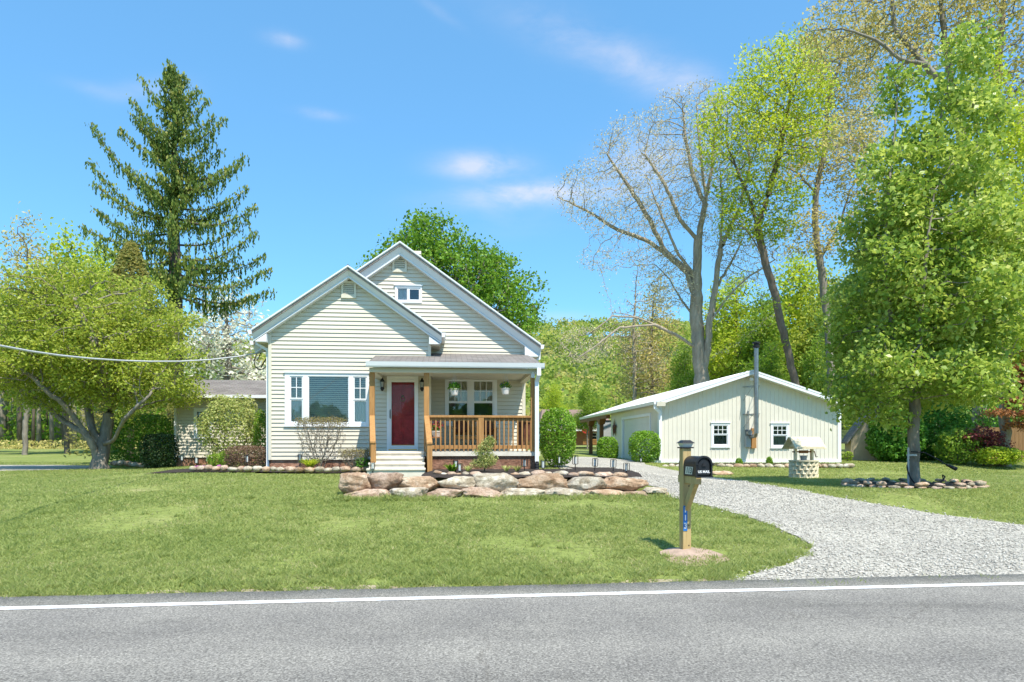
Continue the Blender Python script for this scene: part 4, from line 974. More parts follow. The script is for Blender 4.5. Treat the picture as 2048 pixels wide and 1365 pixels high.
# front gable wall with its ribs
zc_=min(gtop(0),gtop(gu1)); 
gw=[(G(1422,895,0)[0],G(1459,895,0)[0],G(1440,894.5,0)[1],G(1440,846.5,0)[1]),(G(1541,895,0)[0],G(1577.5,895,0)[0],G(1560,896,0)[1],G(1560,847.5,0)[1])]
def in_op(u,z): return any(o[0]<u<o[1] and o[2]<z<o[3] for o in gw)
us=[0]+[o[k] for o in gw for k in (0,1)]+[gua,gu1]; us=sorted(set(us))
for a,b in zip(us,us[1:]):
    op=[o for o in gw if o[0]<=a+1e-6 and o[1]>=b-1e-6]
    if op:
        mb.poly([(a,0,gz0),(b,0,gz0),(b,0,op[0][2]),(a,0,op[0][2])]); mb.poly([(a,0,op[0][3]),(b,0,op[0][3]),(b,0,gtop(b)),(a,0,gtop(a))])
    else: mb.poly([(a,0,gz0),(b,0,gz0),(b,0,gtop(b)),(a,0,gtop(a))])
u=.05
while u<gu1-.02:
    zr=[(gz0,gtop(u))]
    for o in gw:
        if o[0]-.02<u<o[1]+.02: zr=[(gz0,o[2]),(o[3],gtop(u))]
    for p,q in zr: mb.add([(u-.022,0,p),(u-.010,-.016,p),(u+.010,-.016,p),(u+.022,0,p),(u-.022,0,q),(u-.010,-.016,q),(u+.010,-.016,q),(u+.022,0,q)],[(0,1,5,4),(1,2,6,5),(2,3,7,6)])
    u+=.175
mb.quad((gu1,0,0),(gu1,vdepth,0),(gu1,vdepth,gtop(gu1)),(gu1,0,gtop(gu1)))
mb.quad((0,vdepth,0),(gu1,vdepth,0),(gu1,vdepth,zc_),(0,vdepth,zc_))
# left wall with the door opening
dv0,dv1=Gside(1300,880,0)[0],Gside(1246,880,0)[0]; dzt=Gside(1300,832,0)[1]; ztopL=gtop(0)
mb.quad((0,0,gz0-.1),(0,dv0,gz0-.1),(0,dv0,ztopL),(0,0,ztopL)); mb.quad((0,dv1,gz0-.1),(0,vdepth,gz0-.1),(0,vdepth,ztopL),(0,dv1,ztopL)); mb.quad((0,dv0,dzt),(0,dv1,dzt),(0,dv1,ztopL),(0,dv0,ztopL))
mb.build('wall',M['garage'],garage,fix=False)
b=MB(); k=6
for i in range(k):
    z0=gz0-.1+(dzt-gz0+.1)*i/k; z1=gz0-.1+(dzt-gz0+.1)*(i+1)/k; b.box(.05,.09,dv0,dv1,z0+.012,z1); b.box(.06,.085,dv0,dv1,z0,z0+.012)
b.build('garage_door',M['garagedoor'],garage)
b=MB(); b.box(-.03,.12,dv0-.13,dv0,gz0-.12,dzt+.12); b.box(-.03,.12,dv1,dv1+.2,gz0-.12,dzt+.12); b.box(-.029,.119,dv0,dv1,dzt,dzt+.12); b.build('door_frame',M['white'],garage)
for q0,q1,ut in ((-.03,.10,0),(gu1-.1,gu1+.03,gu1)): b=MB(); b.box(q0,q1,-.03,.10,gz0-.02,gtop(ut)); b.build('corner_trim',M['white'],garage)
b=MB(); b.box(-.32,gu1+.02,-.06,-.001,gz0-.10,gz0+.005); b.build('base_trim',M['white'],garage)
b=MB(); b.box(-.28,gu1,-.03,.2,-.5,gz0-.101); b.build('foundation',mk('garage footing',(.40,.33,.24),.9,.2,3),garage)
# roof
b=MB(); th=.07
for s in (-1,1):
    ue=gua+s*ghw; b.hexa([(gua,vO,gza-th),(ue,vO,gze-th),(ue,vroof,gze-th),(gua,vroof,gza-th),(gua,vO,gza),(ue,vO,gze),(ue,vroof,gze),(gua,vroof,gza)])
    for i in range(1,40):
        t=vO+i*.45
        if t<vroof: b.hexa([(gua,t-.02,gza),(ue,t-.02,gze),(ue,t+.02,gze),(gua,t+.02,gza),(gua,t-.008,gza+.018),(ue,t-.008,gze+.018),(ue,t+.008,gze+.018),(gua,t+.008,gza+.018)])
b.build('roof',M['metalroof'],garage)
for s in (-1,1):
    ue=gua+s*ghw; b=MB(); b.hexa([(gua,vO-.03,gza-.17),(ue,vO-.03,gze-.17),(ue,vO-.002,gze-.17),(gua,vO-.002,gza-.17),(gua,vO-.03,gza-.055),(ue,vO-.03,gze-.055),(ue,vO-.002,gze-.055),(gua,vO-.002,gza-.055)])
    b.hexa([(gua,vO-.04,gza-.05),(ue,vO-.04,gze-.05),(ue,vO-.003,gze-.05),(gua,vO-.003,gza-.05),(gua,vO-.04,gza+.02),(ue,vO-.04,gze+.02),(ue,vO-.003,gze+.02),(gua,vO-.003,gza+.02)])
    b.quad((gua,vO,gza-.15),(ue,vO,gze-.15),(ue,-.005,gze-.15),(gua,-.005,gza-.15)); b.build('rake_trim',M['metalroof'] if 0 else M['white'],garage,fix=False)
ue=gua-ghw
b=MB(); b.prism([(ue-.11,gze+.0),(ue-.08,gze-.12),(ue+.01,gze-.12),(ue+.01,gze+.0)],1,vO+.02,vroof); b.build('gutter',M['white'],garage)
b=MB(); b.box(ue+.011,-.005,vO,vroof,gze-.15,gze-.135); b.box(ue+.0,ue+.35,vO-.04,vO-.005,gze-.19,gze-.02); b.build('soffit',M['soffit'],garage)
downspout([(ue-.02,vO+.12,gze-.12),(ue-.02,vO+.12,gze-.25),(.02,-.09,gze-.46),(.02,-.09,gz0)],garage,.11)
for i,(px,pyb) in enumerate(((1181.5,925),(1203,926))):
    v=Gside(px,880,-.15)[0]; v=min(v,vroof-.3-i*2.5); b=MB(); b.box(-.25,-.05,v-.09,v+.09,-.5,gze-.32); b.hexa([(-.3,v-.16,gze-.6),(0,v-.16,gze-.6),(0,v+.16,gze-.6),(-.3,v+.16,gze-.6),(-.33,v-.4,gze-.32),(.03,v-.4,gze-.32),(.03,v+.4,gze-.32),(-.33,v+.4,gze-.32)]); b.build('carport_post',M['cedar_dark'],garage)
b=MB(); b.box(-.26,-.04,vdepth,vroof,gze-.32,gze-.155); b.build('carport_beam',M['cedar_dark'],garage)
for o in gw:
    window(garage,o[0],o[1],o[2],o[3],0,[dict(u0=o[0]+.08,u1=o[1]-.08,split=(o[2]+o[3])/2+.02,grid=(3,2),sash=.035,blind=['lshade' if o is gw[1] else 'gshade','gshade'])],fw=.08,glass='glassdark',proud=.03)
# flue
fv_=-.62; fu=G(1512.5,780,fv_)[0]; fz0=G(1512,868,fv_)[1]; fz1=G(1512,694,fv_)[1]; fr_=.088
b=MB(); zz=[fz0+(fz1-fz0)*i/5 for i in range(6)]
for a,c in zip(zz,zz[1:]): b.tube([(fu,fv_,a+.015),(fu,fv_,c)],fr_,14); b.tube([(fu,fv_,c-.03),(fu,fv_,c+.014)],fr_+.008,14)
b.tube([(fu,fv_,fz0+.1),(fu,fv_+.1,fz0-.08),(fu-.02,-.02,fz0-.12)],fr_*.95,12); fl=b.build('flue_pipe',M['steel'],garage,smooth=False)
b=MB(); b.lathe([(fr_,0),(fr_*1.5,.03),(fr_*1.6,.1),(fr_*1.1,.12),(fr_*1.1,.17),(fr_*1.75,.19),(fr_*1.75,.24),(.02,.27)],(fu,fv_,fz1-.06),14); b.build('cap',M['black'],fl)
for py in (772,828):
    z=G(1512,py,fv_)[1]; b=MB()
    for s in (-1,1): b.bar((fu+s*.28,-.02,z),(fu+s*.10,fv_-.08,z),.02,.02); b.bar((fu+s*.28,-.02,z-.55),(fu+s*.12,fv_,z),.012,.012)
    b.bar((fu-.3,-.02,z),(fu+.3,-.02,z),.02,.02); b.build('bracket',M['steel'],fl)
mu=G(1495.5,880,-.1)[0]; mzt,mzb=G(1496,872,-.1)[1],G(1496,895,-.1)[1]
b=MB(); b.box(mu-.09,mu+.11,-.15,-.02,mzb,mzt); mtr=b.build('electric_meter',M['greybox'],garage,bevel=.01); b=MB(); b.tube([(mu+.02,-.15,mzt+.12),(mu+.02,-.27,mzt+.12)],[.115,.10],16); b.box(mu-.08,mu+.12,-.151,-.02,mzt+.001,mzt+.25); b.tube([(mu+.02,-.08,mzt+.25),(mu+.02,-.08,mzt+1.0)],.03,8); b.build('meter_glass',M['steel'],mtr)
b=MB(); u0,u1=G(1503,880,-.1)[0],G(1512.5,880,-.1)[0]; b.box(u0,u1,-.12,-.02,G(1508,897,-.1)[1],G(1508,857,-.1)[1]); b.build('wooden_panel',M['cedar'],garage)
b=MB(); lu,lz=G(1501.5,760,-.1); b.lathe([(.03,-.06),(.08,-.03),(.08,.05),(.05,.08)],(lu,-.16,lz),10); b.box(lu-.05,lu+.05,-.10,-.02,lz-.03,lz+.05); b.build('flood_light',M['white'],garage)
# rusty star on the left wall
sv,sz=Gside(1229.5,857,-.04); b=MB(); pts=[]
for i in range(10):
    a=math.pi/2+i*math.pi/5; rr=.42 if i%2==0 else .17; pts.append((rr*1.15*math.cos(a),rr*math.sin(a)*1.25))
for i in range(10): b.add([(-.10,0,0),(0,*pts[i]),(0,*pts[(i+1)%10])],[(0,1,2)])
b.poly([(.0,*p) for p in pts]); star=b.build('barn_star',M['rust'],None); 
star.location=(gx-.06*gc_-sv*gs_,27.3-.06*gs_+sv*gc_,.84+sz); star.rotation_euler=(0,0,GPH); tag(star,'rusty five pointed metal star hung on the garage wall beside its door','star')
# grey trailer end seen through the carport
c=px2w(1212,861,46); b=MB(); b.box(-.42,.42,0,2.4,-1.9,.62); tl=empty('storage_bin',c); tag(tl,'plain grey storage box standing at the back of the carport','storage box'); b=MB(); b.box(-.42,.42,0,1.6,-1.2,.6); b.build('body',M['greybox'],tl); b=MB(); b.box(-.46,.46,-.04,1.64,.6,.68); b.build('lid',M['black'],tl)

# ------------------------------------------------------------------ shed
SPH=math.radians(-20); sx,sy=px2w(1703,925,30.5).xy; SZ=.86
shed=empty('shed',(sx,sy,SZ),SPH); tag(shed,'small beige shed with steep grey shingle roof right of the garage','shed')
SF=(sx,sy,SZ,math.cos(SPH),math.sin(SPH)); wd=1.9; hh=1.0; pk=2.45
b=MB(); b.poly([(0,0,-.3),(wd,0,-.3),(wd,0,hh),(wd/2,0,pk),(0,0,hh)]); b.quad((0,0,-.3),(0,0,hh),(0,2.6,hh),(0,2.6,-.3)); b.quad((wd,0,-.3),(wd,2.6,-.3),(wd,2.6,hh),(wd,0,hh)); b.poly([(0,2.6,-.3),(wd,2.6,-.3),(wd,2.6,hh),(wd/2,2.6,pk),(0,2.6,hh)]); b.build('wall',M['beige'],shed,fix=False)
b=MB(); sl_=(pk-hh)/(wd/2)
for s in (-1,1):
    e=wd/2+s*(wd/2+.18); ez=hh-.18*sl_
    b.hexa([(wd/2,-.15,pk+.02),(e,-.15,ez+.02),(e,2.75,ez+.02),(wd/2,2.75,pk+.02),(wd/2,-.15,pk+.12),(e,-.15,ez+.10),(e,2.75,ez+.10),(wd/2,2.75,pk+.12)])
b.build('roof',M['slate'],shed)
for s in (0,1): b=MB(); b.box(-.03+s*(wd-.07),.1+s*(wd-.07),-.02,.1,-.3,hh-.05); b.build('corner_trim',M['beige'],shed)

# ------------------------------------------------------------------ neighbour's house behind
nh=empty('distant_house',px2w(1160,891,78),math.radians(6)); tag(nh,'distant orange brick house with brown roof and white upper wall beyond the lawn','house')
k=78/F
b=MB(); b.box(-70*k,64*k,2,9,0,52*k); b.build('wall',M['white'],nh)
b=MB(); b.box(-70*k,64*k,.0,1.99,0,30*k); b.build('brick_wall',M['nbrick'],nh)
b=MB(); b.add([(-76*k,1.6,50*k),(70*k,1.6,50*k),(58*k,5.5,76*k),(-62*k,5.5,76*k),(-76*k,9.4,50*k),(70*k,9.4,50*k)],[(0,1,2,3),(5,4,3,2),(4,0,3),(1,5,2)]); b.build('roof',M['nroof'],nh)
b=MB(); b.hexa([(-74*k,-1.2,29*k),(68*k,-1.2,29*k),(68*k,2,37*k),(-74*k,2,37*k),(-74*k,-1.2,31.5*k),(68*k,-1.2,31.5*k),(68*k,2,39.5*k),(-74*k,2,39.5*k)]); b.build('porch_roof',M['nroof'],nh)
b=MB(); b.box(-74*k,68*k,-1.28,-1.21,28*k,31*k); b.build('gutter',M['white'],nh)
for (x0,x1,z0,z1,y) in ((24,33,12,24,-.02),(24,33,42,50,1.97),(-20,-11,12,24,-.02),(50,58,12,24,-.02)):
    b=MB(); b.box(x0*k,x1*k,y-.05,y+.04,z0*k,z1*k); o=b.build('window',M['black'],nh); b=MB(); b.box((x0-1.2)*k,x0*k,y-.07,y,z0*k,z1*k); b.box(x1*k,(x1+1.2)*k,y-.07,y,z0*k,z1*k); b.box(x0*k,x1*k,y-.07,y-.051,(z0+z1)/2*k-.03,(z0+z1)/2*k+.03); b.box((x0-1.2)*k,(x1+1.2)*k,y-.071,y,z1*k+.001,z1*k+.07); b.build('frame',M['white'],o)
b=MB(); b.box(2*k,64*k,-1.1,-1.02,11*k,12.2*k); b.box(2*k,64*k,-1.1,-1.02,2*k,3*k)
for i in range(26): x=(3+i*2.35)*k; b.box(x-.03,x+.03,-1.09,-1.03,3*k,11*k)
b.build('porch_railing',M['cedar'],nh)
b=MB(); b.lathe([(.0,0),(.75,0),(.75,.06),(.0,.06)],(0,0,0),16); 
fan=MB(); fan.prism([(0,0)]+[(.5*math.cos(math.pi+math.pi*i/10),.5*math.sin(math.pi+math.pi*i/10)) for i in range(11)],1,-.02,.02); o=fan.build('bunting',M['red'],None); o.location=px2w(1172,865,76.5)+Vector((0,0,.35)); tag(o,'red half round bunting hung on the distant house porch','bunting')
# brown fence at the far right
fn=empty('board_fence',gp(2075,922),math.radians(-8)); tag(fn,'brown vertical board fence at the far right under the orange tree','fence')
for i in range(3):
    b=MB(); x0=-2.4+i*2.0
    for j in range(12): b.box(x0+j*.163,x0+j*.163+.155,-.01,.012,0,1.5)
    b.box(x0,x0+1.96,.013,.05,.3,.38); b.box(x0,x0+1.96,.013,.05,1.15,1.23); b.build('board_panel',M['fence'],fn)
    b=MB(); b.box(x0-.05,x0+.05,.051,.15,-.2,1.6); b.build('post',M['fence'],fn)

# ------------------------------------------------------------------ mailbox
def text_mesh(body,size,mat,name,parent,loc,rot,ext=.002,shear=0,bold=0):
    cu=bpy.data.curves.new(name,'FONT'); cu.body=body; cu.size=size; cu.extrude=ext; cu.align_x='CENTER'; cu.align_y='CENTER'; cu.shear=shear; cu.offset=bold
    t=bpy.data.objects.new('tmp',cu); COL.objects.link(t); dg=bpy.context.evaluated_depsgraph_get(); dg.update()
    me=bpy.data.meshes.new_from_object(t.evaluated_get(dg)); bpy.data.objects.remove(t); me.materials.clear(); me.materials.append(mat); me.name=name
    o=link(name,me,parent,loc); o.rotation_euler=rot; return o
mp_=gp(1371,1104); MYR=mp_.y
mbx=empty('mailbox',mp_,math.radians(11)); tag(mbx,'black mailbox numbered 113 on a timber post with a solar cap beside the drive','mailbox')
ppm=F/mp_.y
def mz(py): return (1104-py)/ppm
hwp=.062
b=MB(); b.box(-hwp-.005,hwp-.005,-hwp,hwp,-.2,mz(897)); b.build('post',M['pine'],mbx,bevel=.006)
b=MB(); b.box(-hwp+.02,hwp-.03,-.42,-hwp-.001,mz(966),mz(951)); b.box(-hwp+.02,hwp-.03,hwp+.001,.16,mz(966),mz(951)); b.build('arm',M['pine'],mbx,bevel=.004)
b=MB(); b.hexa([(-hwp+.025,-hwp-.001,mz(1022)),(hwp-.035,-hwp-.001,mz(1022)),(hwp-.035,-hwp-.001,mz(1000)),(-hwp+.025,-hwp-.001,mz(1000)),(-hwp+.025,-.36,mz(966.5)),(hwp-.035,-.36,mz(966.5)),(hwp-.035,-.24,mz(966.5)),(-hwp+.025,-.24,mz(966.5))]); b.build('brace',M['pine'],mbx)
# the box: its arched body runs towards the road
bw=.112; by0,by1=-.44,.10; bz0=mz(950.5); bzs=mz(927); bh=bzs-bz0; off=.055
def arch(w,z0,zs,n=14): return [(-w,z0)]+[(-w*math.cos(math.pi*i/n),zs+w*.95*math.sin(math.pi*i/n)) for i in range(n+1)]+[(w,z0)]
bxe=MB(); bxe.prism([(p[0]+off,p[1]) for p in arch(bw,bz0,bzs)],1,by0+.02,by1); bx=bxe.build('box',M['blackpl'],mbx)
b=MB(); outer=[(p[0]+off,p[1]) for p in arch(bw+.008,bz0-.004,bzs)]; inner=[(p[0]+off,p[1]) for p in arch(bw-.016,bz0+.016,bzs)]
n=len(outer)
for i in range(n-1): b.hexa([(outer[i][0],by0-.02,outer[i][1]),(outer[i+1][0],by0-.02,outer[i+1][1]),(inner[i+1][0],by0-.02,inner[i+1][1]),(inner[i][0],by0-.02,inner[i][1]),(outer[i][0],by0+.03,outer[i][1]),(outer[i+1][0],by0+.03,outer[i+1][1]),(inner[i+1][0],by0+.03,inner[i+1][1]),(inner[i][0],by0+.03,inner[i][1])])
b.box(off-bw-.012,off+bw+.012,by0-.035,by0-.001,bz0-.014,bz0+.004); b.box(off-bw-.02,off-bw+.02,by0-.03,by0,bzs-.012,bzs+.006); b.box(off+bw-.02,off+bw+.02,by0-.03,by0,bzs-.012,bzs+.006); b.build('rim',M['blackpl'],bx)
dd=arch(bw-.03,bz0+.02,bzs-.02); b=MB(); b.prism([(p[0]+off,p[1]) for p in dd],1,by0-.004,by0+.012); dr_=b.build('door',M['blackpl'],bx)
b=MB(); b.prism([(off-.03,bzs-.03),(off+.03,bzs-.03),(off+.018,bzs+.0),(off,bzs+.02),(off-.018,bzs+.0)],1,by0-.02,by0-.0045); b.build('latch',M['black'],dr_)
text_mesh('US MAIL',.048,M['textw'],'lettering',dr_,(off,by0-.006,bz0+.062),(math.pi/2,0,0),.001,0,.0012)
b=MB(); x=off-bw-.002; b.hexa([(x-.004,by0+.32,bz0+.022),(x-.004,by0+.115,bz0+.022),(x,by0+.115,bz0+.022),(x,by0+.32,bz0+.022),(x-.004,by0+.30,bz0+.125),(x-.004,by0+.085,bz0+.125),(x,by0+.085,bz0+.125),(x,by0+.30,bz0+.125)]); pl_=b.build('number_decal',M['decal'],bx)
text_mesh('113',.115,M['black'],'lettering',pl_,(x-.0055,by0+.205,bz0+.072),(math.pi/2,0,-math.pi/2),.001,.2,.0025)
# solar post cap
b=MB(); z=mz(897); b.add([(-.085,-.085,z),(.085,-.085,z),(.085,.085,z),(-.085,.085,z),(-.085,-.085,z+.018),(.085,-.085,z+.018),(.085,.085,z+.018),(-.085,.085,z+.018)],[(0,3,2,1),(4,5,6,7),(0,1,5,4),(1,2,6,5),(2,3,7,6),(3,0,4,7)]); cap=b.build('solar_cap',M['black'],mbx)
b=MB(); b.hexa([(-.06,-.06,z+.019),(.06,-.06,z+.019),(.06,.06,z+.019),(-.06,.06,z+.019),(-.08,-.08,z+.07),(.08,-.08,z+.07),(.08,.08,z+.07),(-.08,.08,z+.07)]); b.build('glass',M['frost'],cap)
b=MB(); b.hexa([(-.1,-.1,z+.071),(.1,-.1,z+.071),(.1,.1,z+.071),(-.1,.1,z+.071),(-.05,-.05,z+.115),(.05,-.05,z+.115),(.05,.05,z+.115),(-.05,.05,z+.115)]); b.build('lid',M['black'],cap)
# blue strip with stacked digits
b=MB(); z0,z1=mz(1061),mz(1011); b.box(-hwp-.003,-.005,-hwp-.006,-hwp-.001,z0,z1); sg=b.build('number_sign',M['blue'],mbx)
for i,ch in enumerate('113'): text_mesh(ch,.105,M['textw'],'lettering',sg,(-.034,-hwp-.0075,z1-.06-.112*i),(math.pi/2,0,0),.001,0,.003)
b=MB()
for zz in (1050,1090,972): b.tube([(.02,-hwp-.004,mz(zz)),(.02,-hwp+.002,mz(zz))],.009,8)
b.build('bolt',M['black'],mbx)
# bare earth around the post
dm=mk('bare pinkish earth',(.40,.29,.22),.95,.22,7,bp=.7,bs=28)
o_=[gp(1371+px,1112+py).xy for px,py in [(-52,-6),(-35,-14),(0,-16),(40,-12),(78,0),(90,10),(60,18),(20,22),(-10,20),(-35,12)]]
cx0,cy0=mp_.x,mp_.y
sheet('earth_mound',o_,dm,.01,.08,.03,lambda x,y: ground(x,y)+.05*math.exp(-((x-cx0-.05)**2+(y-cy0+.1)**2)/.06)+.012*noise.noise((x*9,y*9,0)))

# ------------------------------------------------------------------ wishing well
wb=gp(1607,956); wl_=empty('wishing_well',wb,math.radians(14)); tag(wl_,'pale wooden wishing well with pitched slat roof and scalloped block base','wishing well')
q=F/wb.y
R=26/q; H1=33/q
b=MB(); rows=4
for rI in range(rows):
    nb=14; z0=H1*rI/rows; z1=H1*(rI+1)/rows-.006
    for i in range(nb):
        a0=2*math.pi*(i+(rI%2)*.5)/nb; a1=a0+2*math.pi/nb*.93; am=(a0+a1)/2; ro=R; ri=R*.82
        b.add([(ri*math.cos(a0),ri*math.sin(a0),z0),(ro*math.cos(a0),ro*math.sin(a0),z0),(ro*1.07*math.cos(am),ro*1.07*math.sin(am),z0),(ro*math.cos(a1),ro*math.sin(a1),z0),(ri*math.cos(a1),ri*math.sin(a1),z0),
               (ri*math.cos(a0),ri*math.sin(a0),z1),(ro*.86*math.cos(a0),ro*.86*math.sin(a0),z1),(ro*1.07*math.cos(am),ro*1.07*math.sin(am),z1),(ro*.86*math.cos(a1),ro*.86*math.sin(a1),z1),(ri*math.cos(a1),ri*math.sin(a1),z1)],
              [(4,3,2,1,0),(5,6,7,8,9),(0,1,6,5),(1,2,7,6),(2,3,8,7),(3,4,9,8),(4,0,5,9)])
b.lathe([(R*.84,.0),(R*.84,H1-.02)],(0,0,0),20); b.build('base',M['palewood'],wl_)
b=MB(); 
for i in range(20):
    a0=2*math.pi*i/20; a1=2*math.pi*(i+1)/20; b.hexa([(R*.75*math.cos(a0),R*.75*math.sin(a0),H1),(R*1.09*math.cos(a0),R*1.09*math.sin(a0),H1),(R*1.09*math.cos(a1),R*1.09*math.sin(a1),H1),(R*.75*math.cos(a1),R*.75*math.sin(a1),H1),(R*.75*math.cos(a0),R*.75*math.sin(a0),H1+.04),(R*1.09*math.cos(a0),R*1.09*math.sin(a0),H1+.04),(R*1.09*math.cos(a1),R*1.09*math.sin(a1),H1+.04),(R*.75*math.cos(a1),R*.75*math.sin(a1),H1+.04)])
b.build('rim',M['palewood'],wl_)
ze_=62/q; zp=81/q; px_=19/q
for s in (-1,1): b=MB(); b.box(s*px_-.035,s*px_+.035,-.045,.045,H1*.5,ze_+.1); b.build('post',M['palewood'],wl_)
for s in (-1,1):
    b=MB(); n=5
    for i in range(n):
        t0=i/n; t1=(i+1)/n+.06; y0=s*(.02+t0*22/q*.9); y1=s*(.02+t1*22/q*.9); z0=zp-t0*(zp-ze_+.05)+.012; z1=zp-t1*(zp-ze_+.05)
        b.hexa([(-34/q,y0,z0-.02),(36/q,y0,z0-.02),(36/q,y1,z1-.0),(-34/q,y1,z1-.0),(-34/q,y0,z0),(36/q,y0,z0),(36/q,y1,z1+.025),(-34/q,y1,z1+.025)])
    b.build('roof',M['palewood'],wl_)
b=MB()
for s in (-1,1): b.prism([(-.30,ze_),(.30,ze_),(0,zp-.05)],0,s*px_-.02,s*px_+.02)
b.box(-px_*1.5,px_*1.6,-.40,-.36,ze_-.07,ze_-.0); b.build('gable_board',M['palewood'],wl_)
b=MB(); zc2=52/q; b.tube([(-px_*1.35,0,zc2),(px_*1.35,0,zc2)],.022,8); b.tube([(-px_*.5,0,zc2),(px_*.5,0,zc2)],.05,10); b.bar((px_*1.35,0,zc2),(px_*1.35,-.05,zc2-.16),.02,.02); b.bar((px_*1.35,-.05,zc2-.16),(px_*1.6,-.05,zc2-.16),.02,.02); b.build('crank',M['cedar_dark'],wl_)
b=MB(); b.tube([(0,0,zc2-.05),(0,0,38/q+.12)],.006,5); b.build('rope',M['wire'],wl_)
bk=MB(); bk.lathe([(.085,0),(.11,.17),(.12,.17),(.12,.19),(.09,.19)],(0,0,34/q-.02),12); bk.build('bucket',mk('blue grey bucket',(.22,.28,.32),.5,.1,6),wl_)
# ------------------------------------------------------------------ stones
def stone_mesh(seed,rx,ry,rz,box=2.8,rough=.16,sub=3):
    bm=bmesh.new(); bmesh.ops.create_icosphere(bm,subdivisions=sub,radius=1)
    o=Vector((seed*7.13,seed*3.7,seed*1.9)); rs=random.Random(seed)
    cuts=[]
    for i in range(11):   # broken faces
        d=Vector((rs.gauss(0,1),rs.gauss(0,1)-.4,rs.gauss(0,1))).normalized(); cuts.append((d,rs.uniform(.74,1.05)))
    for v in bm.verts:
        d=v.co.normalized(); k=(abs(d.x)**box+abs(d.y)**box+abs(d.z)**box)**(1/box); p=d/k
        n=noise.noise(p*1.3+o)*1.0+noise.noise(p*3.1+o)*.5+noise.noise(p*7+o)*.22
        p*=1+rough*n
        for dd_,hh_ in cuts:
            e_=p.dot(dd_)-hh_*(1+.12*noise.noise(p*2+o))
            if e_>0: p-=dd_*e_*.92
        p*=1+.085*(abs(noise.noise(p*4+o))*2-.5)+.045*noise.noise(p*11+o)+.02*noise.noise(p*25+o)
        v.co=Vector((p.x*rx,p.y*ry,p.z*rz))
    me=bpy.data.meshes.new('stone'); bm.to_mesh(me); bm.free()
    for p in me.polygons: p.use_smooth=True
    return me
SD=[0]
def stone(name,x0,x1,y0,y1,Y,depth,mat,label,cat,group,box=2.8,rough=.16,sub=3,tilt=0):
    SD[0]+=1; q=F/Y; c=px2w((x0+x1)/2,(y0+y1)/2,Y)
    me=stone_mesh(SD[0],(x1-x0)/2/q*1.07,depth/2,(y1-y0)/2/q*1.16,box,rough,sub); me.materials.append(M[mat])
    o=link(name,me,None,c); o.rotation_euler=(0,tilt,PHI+R0.uniform(-.12,.12)); tag(o,label,cat,group); return o
ORD='first second third fourth fifth sixth seventh eighth ninth tenth eleventh twelfth thirteenth fourteenth fifteenth sixteenth seventeenth eighteenth nineteenth twentieth'.split()
ORD+=['twenty '+w for w in ORD[:9]]+['thirtieth']+['thirty '+w for w in ORD[:9]]+['fortieth']+['forty '+w for w in ORD[:9]]
TOP=[(684,741,948,983,'sandstone','squarish tan boulder at the left end of the wall top course'),
 (739,804,949,981,'pinkstone','rounded pinkish boulder in front of the concrete steps, sloping right'),
 (804,880,955,980,'sandstone','flat dark tan boulder right of the concrete steps in the top course'),
 (876,950,956,980,'greystone','pale grey flattened boulder in the top course before the hosta'),
 (947,1039,949,981,'greystone','white topped grey boulder under the small dwarf conifer, top course'),
 (1037,1136,950,982,'sandstone','longest orange tan boulder in the top course of the wall'),
 (1132,1213,956,981,'greystone','pale greenish grey boulder in the top course before the round bush'),
 (1209,1290,956,983,'sandstone','golden brown boulder at the right end of the top course')]
BOT=[(690,784,980,999,'pinkstone','long low pink boulder at the left end of the bottom course'),
 (782,857,977,997,'greystone','pale veined grey boulder of the bottom course below the steps'),
 (857,926,979,997,'pinkstone','small pinkish boulder of the bottom course below the dark tan one'),
 (921,999,977,997,'pinkstone','rosy domed boulder of the bottom course below the white topped one'),
 (1000,1090,979,997,'greystone','cream boulder of the bottom course in the middle of the wall'),
 (1088,1170,978,997,'greystone','grey blocky boulder of the bottom course below the longest one'),
 (1165,1247,981,997,'sandstone','orange tan boulder of the bottom course below the greenish grey one'),
 (1243,1300,984,998,'sandstone','small shaded boulder at the right end of the bottom course'),
 (1288,1331,976,986,'greystone','thin flat stone at the right tip of the boulder wall, upper one'),
 (1296,1332,984,996,'pinkstone','small reddish stone at the right tip of the boulder wall, lower one')]
for x0,x1,y0,y1,m,l in TOP: stone('boulder',x0,x1,y0,y1,14.85+.1*((x0+x1)/2-CX)/94,.55,m,l,'boulder','boulders of the low retaining wall',5,.11,4)
for x0,x1,y0,y1,m,l in BOT: stone('boulder',x0,x1,y0,y1+2,14.55+.1*((x0+x1)/2-CX)/94,.55,m,l,'boulder','boulders of the low retaining wall',4.2,.11,4)
small=[(866,884,942,951),(880,898,946,953),(894,912,944,953),(912,924,946,953),(924,938,944,954),(938,963,944,953),(1020,1040,945,953),(1038,1062,944,955),(1062,1090,941,953),(1088,1104,944,952),(1105,1136,942,953),(1135,1158,945,955),(1155,1188,943,954),(1186,1208,947,956),(1190,1226,945,957),(1224,1254,946,958)]
for i,b_ in enumerate(small):
    m=['sandstone','pinkstone','greystone'][(i*5)%3]; stone('cap_stone',*b_,15.35,.26,m,'%s small cap stone from the left on top of the boulder wall'%ORD[i],'stone','small stones topping the boulder wall',2.5,.2,2)
# left bed edging
x=378.0; i=0; rg=random.Random(3)
while x<738:
    w_=rg.uniform(13,24); yb=940+rg.uniform(-1,1)+ (x-378)*.008
    stone('edging_stone',x,x+w_,yb-rg.uniform(6,9),yb+2,18.1-(x-378)*.0012,.22,rg.choice(['sandstone','pinkstone','greystone']),'%s edging stone from the left along the front flower bed'%ORD[i],'stone','edging stones of the front flower bed',2.4,.2,2)
    x+=w_*.92; i+=1
